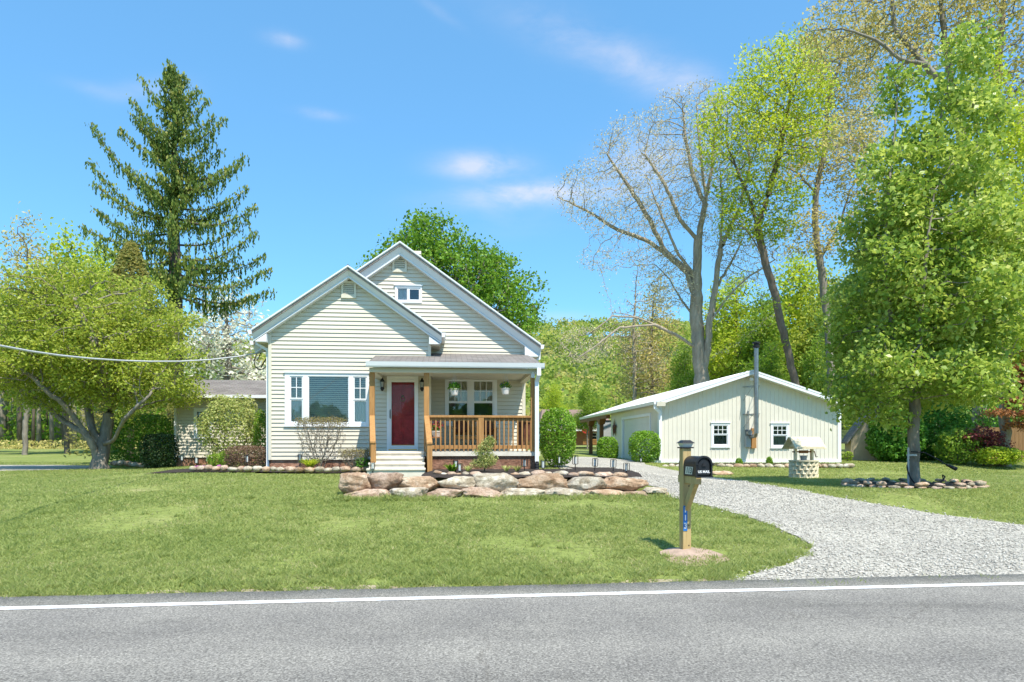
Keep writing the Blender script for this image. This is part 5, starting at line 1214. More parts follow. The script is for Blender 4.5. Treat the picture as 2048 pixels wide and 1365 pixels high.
# stones by the hedge
for i,(a,b_,y0,y1,m) in enumerate([(222,238,922,932,'pinkstone'),(236,250,921,932,'greystone'),(248,266,923,934,'sandstone'),(262,280,925,935,'greystone'),(278,296,925,935,'pinkstone')]):
    stone('rock',a,b_,y0,y1,23.4,.3,m,'%s rock from the left in the row below the light green hedge'%ORD[i],'rock','rocks below the light green hedge',2.4,.2,2)
# garage edging
x=1283.0; i=0
while x<1700:
    w_=rg.uniform(12,26)
    if not (1375<x<1418): stone('edging_stone',x,x+w_,928+rg.uniform(-1,1)+(3 if x<1330 else 0),937+(2 if x<1330 else 0),26.0,.3,rg.choice(['greystone','greystone','sandstone']),'%s grey edging stone from the left along the garage front'%ORD[i],'stone','edging stones along the garage front',2.3,.2,2); i+=1
    x+=w_*.95
stone('flat_stone',1423,1463,943,952,gp(1443,951).y,.5,'sandstone','flat tan stone lying on the lawn right of the mailbox','stone',None,3,.12,3)
# ring of stones round the pear tree
TB=gp(1829,974); rgx=130/ (F/TB.y); i=0
n=34
for layer in range(2):
    for k in range(n if layer==0 else 22):
        a=math.pi+ (k+.5*layer)/(n if layer==0 else 22)*2*math.pi
        x_=TB.x+.02+rgx*.97*math.cos(a)+rg.uniform(-.05,.05)+.04*F/TB.y*0; y_=TB.y+.15+1.15*math.sin(a)
        sz=rg.uniform(.08,.15); SD[0]+=1
        me=stone_mesh(SD[0],sz,rg.uniform(.08,.14),rg.uniform(.035,.06),2.6,.2,2); me.materials.append(M[rg.choice(['sandstone','greystone','pinkstone'])])
        o=link('ring_stone',me,None,(x_,y_,ground(x_,y_)+.035+layer*.075)); o.rotation_euler=(0,rg.uniform(-.2,.2),a+1.57)
        o['label']='%s %s course stone clockwise from the left in the ring round the pear tree'%(ORD[k],'lower' if layer==0 else 'upper'); o['category']='stone'; o['group']='stones ringing the pear tree'
# beds
bedz=lambda x,y: max(ground(x,y)+.02,.93-.16*max(0,15.35-(y-.1*x)))+.015*noise.noise((x*6,y*6,0))
bp_=[Vector((a.x,a.y)) for a in [h2w(H(862,900,-3)[0],-2.6,0),h2w(H(862,900,-2)[0],-1.75,0),h2w(pu1+.9,-1.75,0),h2w(pu1+1.0,-.2,0)]]
bp_+=[Vector((2.75,19.2)),Vector((3.0,17.2)),Vector((2.9,15.2)),Vector((-1.75,14.75))]
bp_=[Vector((-2.0,14.75)),Vector((-2.0,17.0))]+bp_[1:-1]
sheet('flower_bed',bp_,M['mulch'],.0,.3,.02,bedz)
bl_=[h2w(uL-2.9,-1.0,0).xy,h2w(uL-2.9,.8,0).xy,h2w(uL-.02,.8,0).xy,h2w(uL-.02,.05,0).xy,h2w(stL-.15,.05,0).xy,h2w(stL-.15,-1.75,0).xy,h2w(uL+.2,-1.25,0).xy]
sheet('flower_bed',bl_,M['mulch'],.03,.3,.03)
sheet('flower_bed',[Vector((TB.x+rgx*.93*math.cos(a),TB.y+.15+1.05*math.sin(a))) for a in np.linspace(0,6.1,24)],M['mulch'],.05,.3,.01)
sheet('flower_bed',[Vector((gx+.2,26.15)),Vector((gx+7.4,26.3)),Vector((gx+7.4,27.2)),Vector((gx+.2,27.0))],M['mulch'],.02,.3,.03)
sheet('flower_bed',[gp(*p).xy for p in [(225,931),(352,934),(352,924),(225,922)]],M['mulch'],.02,.3,.03)
# ------------------------------------------------------------------ solar path lights
def path_light(px,pyt,pyb,Y,label,lean=0):
    q=F/Y; base=px2w(px,pyb,Y); h=(pyb-pyt)/q
    r=empty('path_light',base,R0.uniform(0,1)); r.rotation_euler[1]=lean; tag(r,label,'garden light','solar path lights')
    b=MB(); b.tube([(0,0,-.06),(0,0,h*.45)],.011,6); b.build('stake',M['black'],r)
    w_=.047; b=MB(); b.box(-w_,w_,-w_,w_,h*.97,h); b.box(-w_,w_,-w_,w_,h*.45,h*.48)
    for s in (-1,1):
        for t in (-1,1): b.box(s*w_-.006,s*w_+.006,t*w_-.006,t*w_+.006,h*.48,h*.97)
    b.build('cage',M['black'],r); b=MB(); b.tube([(0,0,h*.49),(0,0,h*.92)],.03,10); b.build('lamp_glass',M['frost'],r)
for a in [(745.5,924,951,16.4,'solar path light in front of the left stair post'),(911.5,920,948,16.3,'solar path light behind its pair by the hosta, taller',),(919,927,956,15.7,'solar path light in front of its pair by the hosta',),
 (1049,918,947,16.2,'solar path light below the right end of the porch railing'),(1086,920,951,15.9,'solar path light beside the black drain boot'),(1118,912,940,19.4,'thin solar path light half behind the round bush'),
 (1150.5,911,944,17.2,'solar path light just right of the round bush'),(1189,917,947,16.9,'leaning solar path light in front of the smaller garage bush',.1),(1226,919,949,16.6,'solar path light in front of the garage door frame',.05),(1253,926,957,15.9,'rightmost and nearest solar path light above the boulder wall'),
 (1281.5,916,930,26.6,'tiny solar path light before the garage door'),(364,911,930,22.6,'solar path light by the left corner of the side wing'),(393,914,938,20.5,'solar path light behind the pink flowers'),(413.5,914,932,22.2,'solar path light against the side wing foundation'),
 (494,910,938,18.4,'solar path light in front of the reddish barberry hedge'),(600,909,932,18.6,'solar path light hidden behind the bright green daylily clump')]: path_light(*a)
# hose, hook and small spotlight by the pear tree
b=MB(); q=F/TB.y
ring=[(TB.x+.15+.45*math.cos(t),TB.y-.22+.05*math.sin(3*t),TB.z+.42+.42*math.sin(t)) for t in np.linspace(-.4,-math.pi-.6,20)]; b.tube(ring,.018,8)
b.tube([ring[0],(TB.x+.55,TB.y-.2,TB.z+.3),(TB.x+.5,TB.y-.3,TB.z+.06),(TB.x+.1,TB.y-.35,TB.z+.06)],.018,8)
b.tube([(TB.x-.22,TB.y-.22,TB.z+.85),(TB.x+.1,TB.y-.25,TB.z+.83),(TB.x+.4,TB.y-.28,TB.z+.66),(TB.x+.62,TB.y-.28,TB.z+.52)],.014,8)
hz=b.build('garden_hose',M['hose'],None,smooth=True); tag(hz,'black garden hose looped on the base of the pear tree','hose')
b=MB(); b.tube([(TB.x+.6,TB.y-.28,TB.z+.54),(TB.x+.82,TB.y-.29,TB.z+.44)],[.03,.05],8); b.build('spray_nozzle',M['black'],hz)
b=MB(); x=TB.x-.27; b.tube([(x,TB.y-.2,TB.z-.1),(x,TB.y-.2,TB.z+.95)],.022,6); b.box(x-.03,x+.2,TB.y-.215,TB.y-.185,TB.z+.75,TB.z+.79); sk=b.build('hose_stake',M['greybox'],None); tag(sk,'thin grey stake standing left of the pear trunk','stake')
c=px2w(1941,969,TB.y-.2); sp=empty('spotlight',c); tag(sp,'small black spotlight on the right end of the stone ring','garden light'); b=MB(); b.bar((-.1,0,.05),(.09,0,.0),.09,.07); b.build('head',M['black'],sp); b=MB(); b.tube([(0,0,-.25),(0,0,.02)],.015,6); b.build('stake',M['black'],sp)
# ------------------------------------------------------------------ shrubs
SR=np.random.default_rng(5)
def gz(x,y,z=None): return (x,y,ground(x,y) if z is None else z)
def atp(px,py,Y): p=px2w(px,py,Y); return (p.x,p.y,p.z)
def S(name,label,px0,px1,py0,py1,Y,mats,n,leaf,depth=None,**k):
    q=F/Y; c=atp((px0+px1)/2,py1,Y); rx=(px1-px0)/2/q; rz=(py1-py0)/2/q
    return shrub(name,label,c,(rx,depth or rx,rz),mats,SR,n,leaf,**k)
BB=(B_brown,)
S('round_bush','large clipped round bush at the right end of the porch',1079,1151,823,937,20.6,(B_brown,G_hedge),9000,.065,box=2.7,gap=.3,zc=.95,lump=.06)
S('round_bush','smaller clipped bush beside the garage door frame, half in shade',1194,1236,874,926,31.5,(B_brown,G_hedge),4200,.08,box=2.9,lump=.05)
S('round_bush','clipped bush at the front corner of the garage',1258,1320,862,927,27.3,(B_brown,G_hedge),5200,.075,box=2.7,gap=.35,lump=.06,depth=.55)
S('leafy_shrub','tall variegated shrub in front of the side wing window',402,523,792,930,23.2,(B_dark,G_varieg),9000,.085,box=2.0,gap=.6,lump=.28,stems=14,bare=140)
S('leafy_shrub','narrow green shrub between the variegated shrub and the house corner',508,536,820,930,22.6,(B_dark,G_mid),1800,.07,lump=.15)
S('clipped_hedge','light green clipped hedge left of the side wing',214,351,829,932,25.5,(B_brown,G_hedge),12000,.075,box=3.2,lump=.07,depth=1.1,gap=.15)
S('clipped_hedge','small dark evergreen hedge block against the side wing corner',287,351,868,937,22.9,(B_dark,G_dark),6500,.055,box=4,lump=.05,depth=.5)
S('barberry_hedge','low reddish brown clipped hedge at the left house corner',453,541,892,937,19.6,(B_dark,G_barb),6000,.04,box=3.6,lump=.05,depth=.45,stems=16,bare=200,gap=.3)
def flat_top(z0,a=-.0):
    return lambda P: np.where(P[:,2]>z0,.35,-.1)
def twiggy(name,label,px0,px1,py0,py1,Y,n,topfrac,depth):
    q=F/Y; c=atp((px0+px1)/2+6,py1,Y); rx=(px1-px0)/2/q; h=(py1-py0)/q
    rt=empty(name,c); tag(rt,label,'shrub')
    m=1500; A=SR.uniform(-1,1,(m,3)); A[:,2]=.12+.88*SR.random(m)**.8; wd_=.45+.55*np.sin(np.clip(A[:,2]*1.15,0,1)*1.57)
    A=np.stack([A[:,0]*rx*wd_,A[:,1]*depth*wd_,A[:,2]*h],1)
    nodes=[np.zeros(3)];par=[-1]
    for k in range(9):
        t=SR.random()*6.28; nodes.append(np.array([.07*math.cos(t),.07*math.sin(t),-.02]));par.append(0); nodes.append(np.array([.14*math.cos(t),.12*math.sin(t),h*.16]));par.append(len(nodes)-2)
    nodes,par=colonize(nodes,par,A,.055,.6,.05,60,SR,(0,0,.05),.2)
    me,r=wood_mesh('stems',nodes,par,.0042,.034,B_grey,2.1,4); link('stems',me,rt)
    tip=nodes[r[1]<=1]; P=np.repeat(tip,5,0)+SR.normal(size=(len(tip)*5,3))*.045
    keep=SR.random(len(P))<np.where(P[:,2]>h*topfrac,1,.10); P=P[keep]
    P=np.concatenate([P,np.stack([SR.uniform(-1,1,n)*rx*.92,SR.uniform(-1,1,n)*depth*.9,h*(1-.13*SR.random(n)**1.3)],1)])
    V,Fc=leaf_quads(P,.032,SR,.3,.5); link('foliage',fast_mesh('foliage',V,Fc,G_tan,attr=np.repeat(SR.random(len(P)),4)),rt)
twiggy('bare_shrub','large twiggy shrub with clipped flat top under the picture window',588,684,836,936,18.35,900,.8,.5)
twiggy('bare_shrub','small twiggy clipped shrub beside the left stair post',674,736,900,940,17.9,380,.6,.32)
tuft('daylily','bright green daylily clump under the picture window',atp(620,937,18.0),150,.36,.34,G_lime,SR,'plant',None,.011)
tuft('hosta','dark green leafy hosta left of the dwarf conifer in the front bed',atp(904,945,16.2),46,.30,.26,G_hedge,SR,'plant',None,.032)
for i,(px,l) in enumerate([(936,'pale grassy tuft between the hosta and the dwarf conifer'),(1012,'pale grassy tuft just right of the dwarf conifer'),(1034,'short grassy tuft beside the solar light below the railing')]): tuft('grass_tuft',l,atp(px,943,16.3),55,.2,.2,G_varieg,SR,'plant','grassy tufts in the front bed',.008)
# dwarf conifer of three uneven tiers
cq=F/16.4; dc=empty('dwarf_conifer',atp(968,944,16.4)); tag(dc,'small uneven yellow green conifer in front of the porch railing','conifer')
P=[]
for (dx,py,rx,rz,n) in [(-3,927,26,11,900),(8,918,20,12,700),(-2,905,22,10,520),(4,893,16,9,420),(10,884,15,8,340),(12,877,8,5,140)]:
    d=SR.normal(size=(n,3)); d/=np.linalg.norm(d,axis=1)[:,None]; P.append(np.array([dx/cq,0,(944-py)/cq])+d*np.array([rx,rx*.8,rz])/cq*(.45+.6*SR.random((n,1))))
P=np.concatenate(P); V,Fc=leaf_quads(P,.05,SR,.3,.35); link('foliage',fast_mesh('foliage',V,Fc,G_varieg,attr=np.repeat(SR.random(len(P)),4)),dc)
b=MB(); b.tube([(0,0,-.05),(.05,0,.3),(.0,0,.5),(.12,0,.78)],[.02,.016,.012,.006],6); b.build('stem',B_dark,dc)
S('cone_shrub','small bright cone shaped evergreen left below the garage meter',1471,1485,914,933,26.2,(B_brown,G_hedge),900,.05,box=1.9,zc=.14)
S('cone_shrub','small bright cone shaped evergreen under the right garage window',1532,1545,911,933,26.2,(B_brown,G_hedge),900,.05,box=1.9,zc=.16)
S('leafy_plant','low green plant at the foot of the variegated shrub, left',416,448,908,937,20.3,(B_brown,G_mid),900,.06,lump=.2)
S('leafy_plant','low green plant between the variegated shrub and the barberry hedge',440,470,902,938,20.0,(B_brown,G_mid),900,.06,lump=.2)
S('leafy_plant','low dark plant at the foot of the small twiggy shrub',712,738,916,940,17.8,(B_brown,G_deep),500,.05,lump=.2)
S('leafy_plant','small green plant growing by the shed wall',1686,1704,904,922,29.5,(B_brown,G_mid),300,.08,lump=.2)
pk=empty('pink_flowers',atp(403,939,18.6)); tag(pk,'low patch of pink flowers at the left end of the front bed','flowers'); ball_leaves(pk,(0,0,.05),(.26,.12,.06),420,.035,G_pink,'petals',.6); ball_leaves(pk,(0,0,.03),(.3,.15,.05),120,.04,G_mid,'leaves',.4)
pk=empty('pink_flowers',atp(440,937,18.9)); tag(pk,'tiny pink flower clump right of the larger pink patch','flowers'); ball_leaves(pk,(0,0,.05),(.1,.08,.05),90,.035,G_pink,'petals',.6)
rf_=empty('red_flowers',atp(487,941,18.0)); tag(rf_,'tiny red flowers at the foot of the barberry hedge','flowers'); ball_leaves(rf_,(0,0,.06),(.1,.06,.05),60,.03,G_redfl,'petals',.6)
# dark shrubs under the pear and along the right
S('rhododendron','dark leafy shrub mass right of the shed under the pear tree',1748,1835,820,930,29,(B_dark,G_deep),9000,.13,box=2.2,lump=.2,depth=1.3)
S('rhododendron','dark leafy shrub directly behind the pear trunk',1815,1925,800,930,30.5,(B_dark,G_deep),9000,.13,box=2.2,lump=.22,depth=1.4)
S('leafy_shrub','bright yellow green shrub with drooping layers right of the dark shrubs',1880,1962,860,928,27.6,(B_brown,G_mid),3800,.11,lump=.3,gap=.5)
S('leafy_shrub','low yellow green shrub below the red maple',1955,2035,895,930,26.6,(B_brown,G_lime),3000,.1,lump=.3,gap=.4)
S('leafy_shrub','dark shrub behind the red maple at the right edge',1930,2070,800,930,33,(B_dark,G_deep),8000,.14,lump=.25)

# ------------------------------------------------------------------ trees
TR=np.random.default_rng(21)
def E(px,py,rx,rz,Y,ry,w=None):
    p=px2w(px,py,Y); q=F/Y; e=[p.x,p.y,p.z,rx/q,ry,rz/q]
    if w: e.append(w)
    return e
def T(px,py,Y,dy=0): return px2w(px,py,Y+dy)
# spreading maple on the left
Y=23.; b0=T(205,939,Y)
tr=[[T(200,942,Y),T(190,900,Y,-.1),T(172,868,Y,-.3),T(145,830,Y,-.5),T(118,800,Y,-.9),T(80,770,Y,-1.2)],
    [T(204,925,Y),T(206,890,Y,.2),T(214,855,Y,.4),T(222,815,Y,.5),T(240,760,Y,.7)],[T(206,890,Y,.2),T(188,868,Y,.2),T(178,825,Y,.5),T(172,780,Y,.9),T(160,700,Y,1)],
    [T(206,890,Y,.2),T(228,880,Y,-.5),T(242,852,Y,-.9),T(252,835,Y,-1.2),T(290,800,Y,-1.3)],[T(172,868,Y,-.3),T(130,845,Y,.6),T(95,815,Y,1.2),T(40,790,Y,1.6)],[T(222,815,Y,.5),T(205,760,Y,-.6),T(190,690,Y,-1),T(150,600,Y,-.8)]]
ell=[E(30,690,120,95,Y,2.2),E(120,610,110,70,Y,2),E(240,640,110,90,Y,2),E(330,700,70,80,Y-.8,.9),E(120,740,150,55,Y,2.5),E(270,760,110,50,Y,2.2),E(0,770,100,35,Y,2),E(200,560,70,40,Y,1.4),E(60,785,70,18,Y,1.6),E(350,790,24,24,Y-1,.7)]
ell=clumpify(ell,190,.62,TR,.42,.2)+[E(180,690,150,110,Y,2.5)]
me,lm=tree_meshes(b0,tr,ell,TR,(B_grey,G_maple),natt=9000,step=.22,infl=2.2,kill=.25,rtip=.008,rbase=.26,leaf=.115,per=24,spread=.17,up=.65,trop=(0,0,-.03),shell=.25,thr=1.9,iters=120,sides=6,power=2.15,flare=.35)
place_tree('maple_tree','broad low maple with layered yellow green crown left of the house',b0,me,lm)

# big spruce: boughs traced in 3-D, each hung with drooping sprays
Y=35.; q=F/Y
base=Vector(gz(px2w(352,900,Y).x,Y)); sp=empty('spruce_tree',base); tag(sp,'tall dark spruce with drooping boughs rising behind the left wing','tree')
bx,bz=base.x,base.z
def spx(zx,zy): return 150+zx/2.731,110+zy/2.731
trunkp=[px2w(352,905,Y),px2w(351,585,Y),px2w(348,430,Y),px2w(350,300,Y),px2w(346,138,Y)]
def trunk_at(pz):
    zs=[p.z for p in trunkp]; xs_=[p.x for p in trunkp]; return float(np.interp(pz,zs,xs_))
boughs=[]
traced=[((490,95),(520,140)),((585,110),(545,150)),((410,180),(535,330)),((640,160),(555,250)),((668,205),(560,300)),((315,255),(540,480)),((735,275),(560,370)),((325,340),(520,520)),((760,345),(560,440)),((825,365),(565,480)),((90,385),(520,800)),((270,430),(500,560)),
 ((760,455),(560,600)),((95,600),(510,900)),((770,505),(560,650)),((910,550),(565,680)),((925,615),(565,760)),((845,655),(560,740)),((160,740),(500,900)),((935,735),(565,840)),((90,840),(500,980)),((850,800),(560,900)),((1015,862),(570,900)),((70,960),(490,1010)),((905,890),(570,1040)),((1000,985),(575,1120)),((200,960),(500,1080)),((1000,1080),(575,1170)),((890,1110),(575,1150)),((1090,1195),(580,1240)),((1065,1290),(580,1300)),((250,1080),(520,1180)),((950,1320),(590,1330)),((380,1140),(530,1200)),((310,330),(530,520)),((720,620),(560,720)),((430,470),(540,640)),((300,620),(510,800))]
for (tx,ty),(rx,ry) in traced:
    a=px2w(*spx(rx,ry),Y); c=px2w(*spx(tx,ty),Y); dy=TR.uniform(-.8,.8); boughs.append((a,c+Vector((0,dy,0)),True))
H0=px2w(0,590,Y).z; H1_=trunkp[-1].z
for k in range(24):
    z=H0+(H1_-H0)*(k/24)**.9; f=(z-H0)/(H1_-H0); L=(4.4*(1-f)**.8+.35)*TR.uniform(.6,1.0); t=TR.uniform(0,6.28)
    if abs(math.cos(t))>.8: t+=.8
    x0=trunk_at(z); boughs.append((Vector((x0,Y,z)),Vector((x0+L*math.cos(t)*.8,Y+L*math.sin(t),z+TR.uniform(-.2,.5)+.25*L*(f-.2))),False))
for k in range(34):   # short inner boughs that clothe the stem
    z=H0+(H1_-5-H0)*TR.random(); L=TR.uniform(.7,1.5); t=TR.uniform(3.4,6.0); x0=trunk_at(z); boughs.append((Vector((x0,Y,z)),Vector((x0+L*math.cos(t),Y+L*math.sin(t),z+.15)),False))
for k in range(22):
    z=H1_-5.2*(k/22)**1.1; f=(H1_-z)/5.2; L=.2+1.2*f*TR.uniform(.5,1); t=TR.uniform(0,6.28); x0=trunk_at(z)
    boughs.append((Vector((x0,Y,z-.15)),Vector((x0+L*math.cos(t),Y+L*math.sin(t),z+.25*TR.random())),True))
mb=MB(); mb.tube([p-base for p in trunkp],[.42,.33,.22,.11,.02],10)
PP=[];VV=[];SZ=[]
for a,c,tr_ in boughs:
    L=(c-a).length; n=max(6,int(L/.22)); pts=[]
    for i in range(n+1):
        t=i/n; p=a.lerp(c,t); p.z-=math.sin(t*math.pi)*L*.13; pts.append(p)
    mb.tube([p-base for p in pts[::max(1,n//6)]],[max(.012,.06*(1-j/7)*min(1,L/3)) for j in range(len(pts[::max(1,n//6)]))],5,False)
    for i,p in enumerate(pts):
        t=i/n
        if t<.08: continue
        dens=int((6 if tr_ else 5)+6*t)
        for s in range(dens):   # foliage on top of the bough
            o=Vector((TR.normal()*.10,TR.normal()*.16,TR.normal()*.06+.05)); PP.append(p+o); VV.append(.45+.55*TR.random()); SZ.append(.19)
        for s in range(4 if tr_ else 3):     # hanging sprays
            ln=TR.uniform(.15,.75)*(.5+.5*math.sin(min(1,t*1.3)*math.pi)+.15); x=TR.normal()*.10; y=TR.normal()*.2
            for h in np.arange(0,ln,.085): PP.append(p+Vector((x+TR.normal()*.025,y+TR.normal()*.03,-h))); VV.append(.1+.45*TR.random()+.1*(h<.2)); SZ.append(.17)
PP=np.array([tuple(p) for p in PP]); nn=len(PP)
dirv=np.stack([TR.normal(size=nn)*.35,TR.normal(size=nn)*.35,-np.ones(nn)],1); dirv/=np.linalg.norm(dirv,axis=1)[:,None]
sd=TR.normal(size=(nn,3)); sd-=dirv*(sd*dirv).sum(1)[:,None]; sd/=np.linalg.norm(sd,axis=1)[:,None]; s=np.array(SZ)[:,None]*TR.uniform(.7,1.2,(nn,1))
V=np.stack([PP-dirv*s*.5,PP+sd*s*.26,PP+dirv*s*.6,PP-sd*s*.26],1).reshape(-1,3)-np.array(base)
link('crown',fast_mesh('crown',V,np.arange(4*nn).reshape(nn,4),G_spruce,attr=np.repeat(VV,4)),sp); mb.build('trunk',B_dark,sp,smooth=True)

# dense maple behind the house
Y=36.; b0=Vector(gz(px2w(905,900,Y).x,Y)); tr=[[b0,T(903,760,Y),T(900,660,Y)]]
ell=[E(845,560,75,80,Y,2.4),E(850,490,50,40,Y,1.6),E(920,590,100,95,Y,2.8),E(990,620,70,70,Y,2.3),E(950,545,60,45,Y,1.8),E(1010,600,40,60,Y,1.6),E(780,560,40,70,Y,1.6),E(1030,650,30,40,Y,1.2),E(900,500,40,35,Y,1.4),E(985,540,35,28,Y,1.2),E(845,470,25,22,Y,.9)]
cl_=clumpify(ell,110,.75,TR,.75,.5)
ell=[q_+[.3] for q_ in cl_]+[q_+[1.2] for q_ in ell]
me,lm=tree_meshes(b0,tr,ell,TR,(B_grey,G_rmaple),natt=3500,step=.4,infl=3.5,kill=.42,rtip=.012,rbase=.3,leaf=.17,per=34,spread=.26,up=.7,shell=.55,thr=1.8,iters=90,asp=.75)
place_tree('maple_tree','dense deep green maple showing above the house roof',b0,me,lm)

# big pale branching tree behind the garage
Y=44.; b0=Vector(gz(px2w(1403,900,Y).x,Y))
tr=[[b0,T(1403,760,Y),T(1398,700,Y),T(1392,640,Y),T(1394,560,Y),T(1396,480,Y),T(1410,410,Y),T(1425,330,Y),T(1430,250,Y)],
    [T(1403,760,Y),T(1416,700,Y,-.3),T(1418,650,Y,-.4),T(1430,580,Y,-.4),T(1440,500,Y,-.3),T(1445,420,Y),T(1440,330,Y)],
    [T(1398,700,Y),T(1360,675,Y,-.6),T(1310,650,Y,-1),T(1270,635,Y,-1.2),T(1225,632,Y,-1.3),T(1190,660,Y,-1.4)],[T(1310,650,Y,-1),T(1240,655,Y,-1.6),T(1195,690,Y,-2),T(1150,720,Y,-2)],
    [T(1394,600,Y),T(1375,545,Y,.5),T(1330,505,Y,1),T(1290,480,Y,1.2),T(1235,460,Y,1.3),T(1170,420,Y,1.4),T(1115,395,Y,1.5)],[T(1330,505,Y,1),T(1300,440,Y,.3),T(1255,370,Y,0),T(1215,310,Y,-.3)],
    [T(1396,480,Y),T(1360,440,Y,-.5),T(1330,370,Y,-.8),T(1290,310,Y,-1)],[T(1410,410,Y),T(1385,350,Y,.8),T(1370,270,Y,1),T(1365,210,Y,1.1)],
    [T(1394,560,Y),T(1352,500,Y,-.6),T(1322,430,Y,-.9),T(1300,370,Y,-1)],[T(1396,480,Y),T(1412,400,Y,.8),T(1400,300,Y,1.2),T(1392,200,Y,1.2)],[T(1440,500,Y,-.3),T(1478,420,Y,.3),T(1500,330,Y,.5),T(1490,240,Y,.5)],[T(1392,640,Y),T(1362,600,Y,1),T(1340,560,Y,1.4),T(1310,530,Y,1.6)],[T(1430,580,Y,-.4),T(1465,520,Y,.8),T(1500,450,Y,1.2)],
    [T(1418,650,Y,-.4),T(1450,600,Y,-1),T(1490,560,Y,-1.4),T(1550,520,Y,-1.6)],[T(1416,720,Y),T(1470,690,Y,-1.5),T(1520,650,Y,-2),T(1560,615,Y,-2)]]
ell=[E(1190,390,85,70,Y,2.2),E(1270,290,80,60,Y,2.2),E(1370,230,80,50,Y,2.5),E(1440,280,80,90,Y,3),E(1330,380,100,90,Y,2.8),E(1250,450,90,35,Y,2),E(1460,420,60,110,Y,2.5),E(1210,520,60,25,Y,1.5),E(1340,560,50,60,Y,1.8,14),E(1500,520,70,60,Y,2),E(1170,690,60,40,Y,1.6,8),E(1420,190,60,22,Y,1.5),E(1300,520,40,30,Y,1.5,8)]
me,lm=tree_meshes(b0,tr,ell,TR,(B_pale,G_pale),natt=8000,step=.36,infl=3.6,kill=.40,rtip=.010,rbase=.52,leaf=.115,per=8,spread=.2,up=.2,shell=.2,thr=1.5,iters=120,power=1.7,jit=.22,sides=6)
place_tree('bare_tree','huge pale branching tree with sparse cream catkins behind the garage',b0,me,lm)
# leaning ash
Y=40.; b0=Vector(gz(px2w(1612,900,Y).x,Y))
tr=[[b0,T(1590,760,Y),T(1570,680,Y),T(1553,600,Y),T(1530,520,Y),T(1515,450,Y),T(1500,400,Y),T(1470,330,Y)],[T(1530,520,Y),T(1500,470,Y,-.8),T(1460,430,Y,-1.2)],[T(1515,450,Y),T(1540,380,Y,.6),T(1560,300,Y,.8),T(1580,200,Y,.9)],[T(1553,600,Y),T(1500,620,Y,-1),T(1440,600,Y,-1.2)],[T(1570,680,Y),T(1520,720,Y,-1),T(1470,735,Y,-1.5)]]
ell=[E(1470,230,80,55,Y,1.8),E(1540,190,80,60,Y,2),E(1530,290,90,50,Y,2),E(1480,380,60,40,Y,1.6),E(1600,180,60,90,Y,2),E(1590,110,55,45,Y,1.6),E(1560,400,60,40,Y,1.6),E(1620,270,50,60,Y,1.6),E(1430,300,40,40,Y,1.4),E(1520,140,50,50,Y,1.6),E(1465,450,30,30,Y,1,4),E(1540,460,50,30,Y,1.2,5)]
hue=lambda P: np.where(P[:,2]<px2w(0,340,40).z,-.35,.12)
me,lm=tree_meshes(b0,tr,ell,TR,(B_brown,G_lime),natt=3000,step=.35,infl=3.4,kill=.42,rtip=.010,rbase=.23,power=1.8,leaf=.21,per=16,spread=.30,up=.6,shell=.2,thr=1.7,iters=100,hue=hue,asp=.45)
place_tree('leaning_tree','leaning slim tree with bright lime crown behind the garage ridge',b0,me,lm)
# tall straight tree
Y=46.; b0=Vector(gz(px2w(1664,900,Y).x,Y))
tr=[[b0,T(1662,760,Y),T(1655,640,Y),T(1640,520,Y),T(1630,450,Y),T(1632,390,Y),T(1650,300,Y),T(1655,200,Y),T(1690,100,Y)],[T(1632,390,Y),T(1600,350,Y,-.6),T(1560,330,Y,-1)],[T(1640,470,Y),T(1600,460,Y,-1),T(1570,430,Y,-1)],[T(1640,520,Y),T(1680,450,Y,1),T(1700,380,Y,1)]]
ell=[E(1640,300,70,70,Y,2),E(1690,170,60,70,Y,2),E(1640,130,60,60,Y,2),E(1700,330,50,80,Y,2),E(1580,340,60,40,Y,1.8),E(1720,80,60,50,Y,2),E(1630,470,70,50,Y,1.8,5),E(1560,260,50,50,Y,1.6),E(1720,240,60,70,Y,2),E(1740,420,50,80,Y,1.8)]
me,lm=tree_meshes(b0,tr,ell,TR,(B_grey,G_olive),natt=3000,step=.38,infl=3.5,kill=.45,rtip=.011,rbase=.25,power=1.8,leaf=.19,per=14,spread=.32,up=.4,shell=.2,thr=1.6,iters=110)
place_tree('tall_tree','tall crooked grey tree with olive crown between the leaning tree and pear',b0,me,lm)
# oak overhanging the top right
Y=33.; b0=Vector(gz(px2w(1960,900,Y).x,Y))
tr=[[b0,T(1958,700,Y),T(1950,500,Y),T(1940,330,Y),T(1910,200,Y),T(1890,90,Y),T(1880,-20,Y)],[T(1945,380,Y),T(1900,190,Y,-1),T(1850,130,Y,-1.4),T(1800,118,Y,-1.6),T(1750,80,Y,-1.6),T(1690,60,Y,-1.7)],[T(1850,130,Y,-1.4),T(1790,60,Y,-1),T(1780,-40,Y,-1)],[T(1940,330,Y),T(1990,230,Y,1),T(2040,170,Y,1),T(2090,120,Y,1)],[T(1945,360,Y),T(1860,340,Y,-2),T(1780,350,Y,-2.4),T(1700,320,Y,-2.6),T(1640,290,Y,-2.6)],[T(1990,230,Y,1),T(2000,80,Y,1),T(2010,-40,Y,1)]]
ell=[E(1700,40,90,55,Y,2.2),E(1800,30,90,70,Y,2.4),E(1900,20,90,80,Y,2.5),E(2010,60,90,100,Y,2.5),E(2060,200,60,110,Y,2),E(1780,130,90,50,Y,2),E(1650,90,50,50,Y,1.6),E(1700,270,60,30,Y,1.6,4),E(1990,-60,200,60,Y,2.5)]
me,lm=tree_meshes(b0,tr,ell,TR,(B_grey,G_olive),natt=4500,step=.34,infl=3.4,kill=.38,rtip=.010,rbase=.34,power=1.75,leaf=.17,per=10,spread=.26,up=.3,shell=.15,thr=1.6,iters=120,jit=.25)
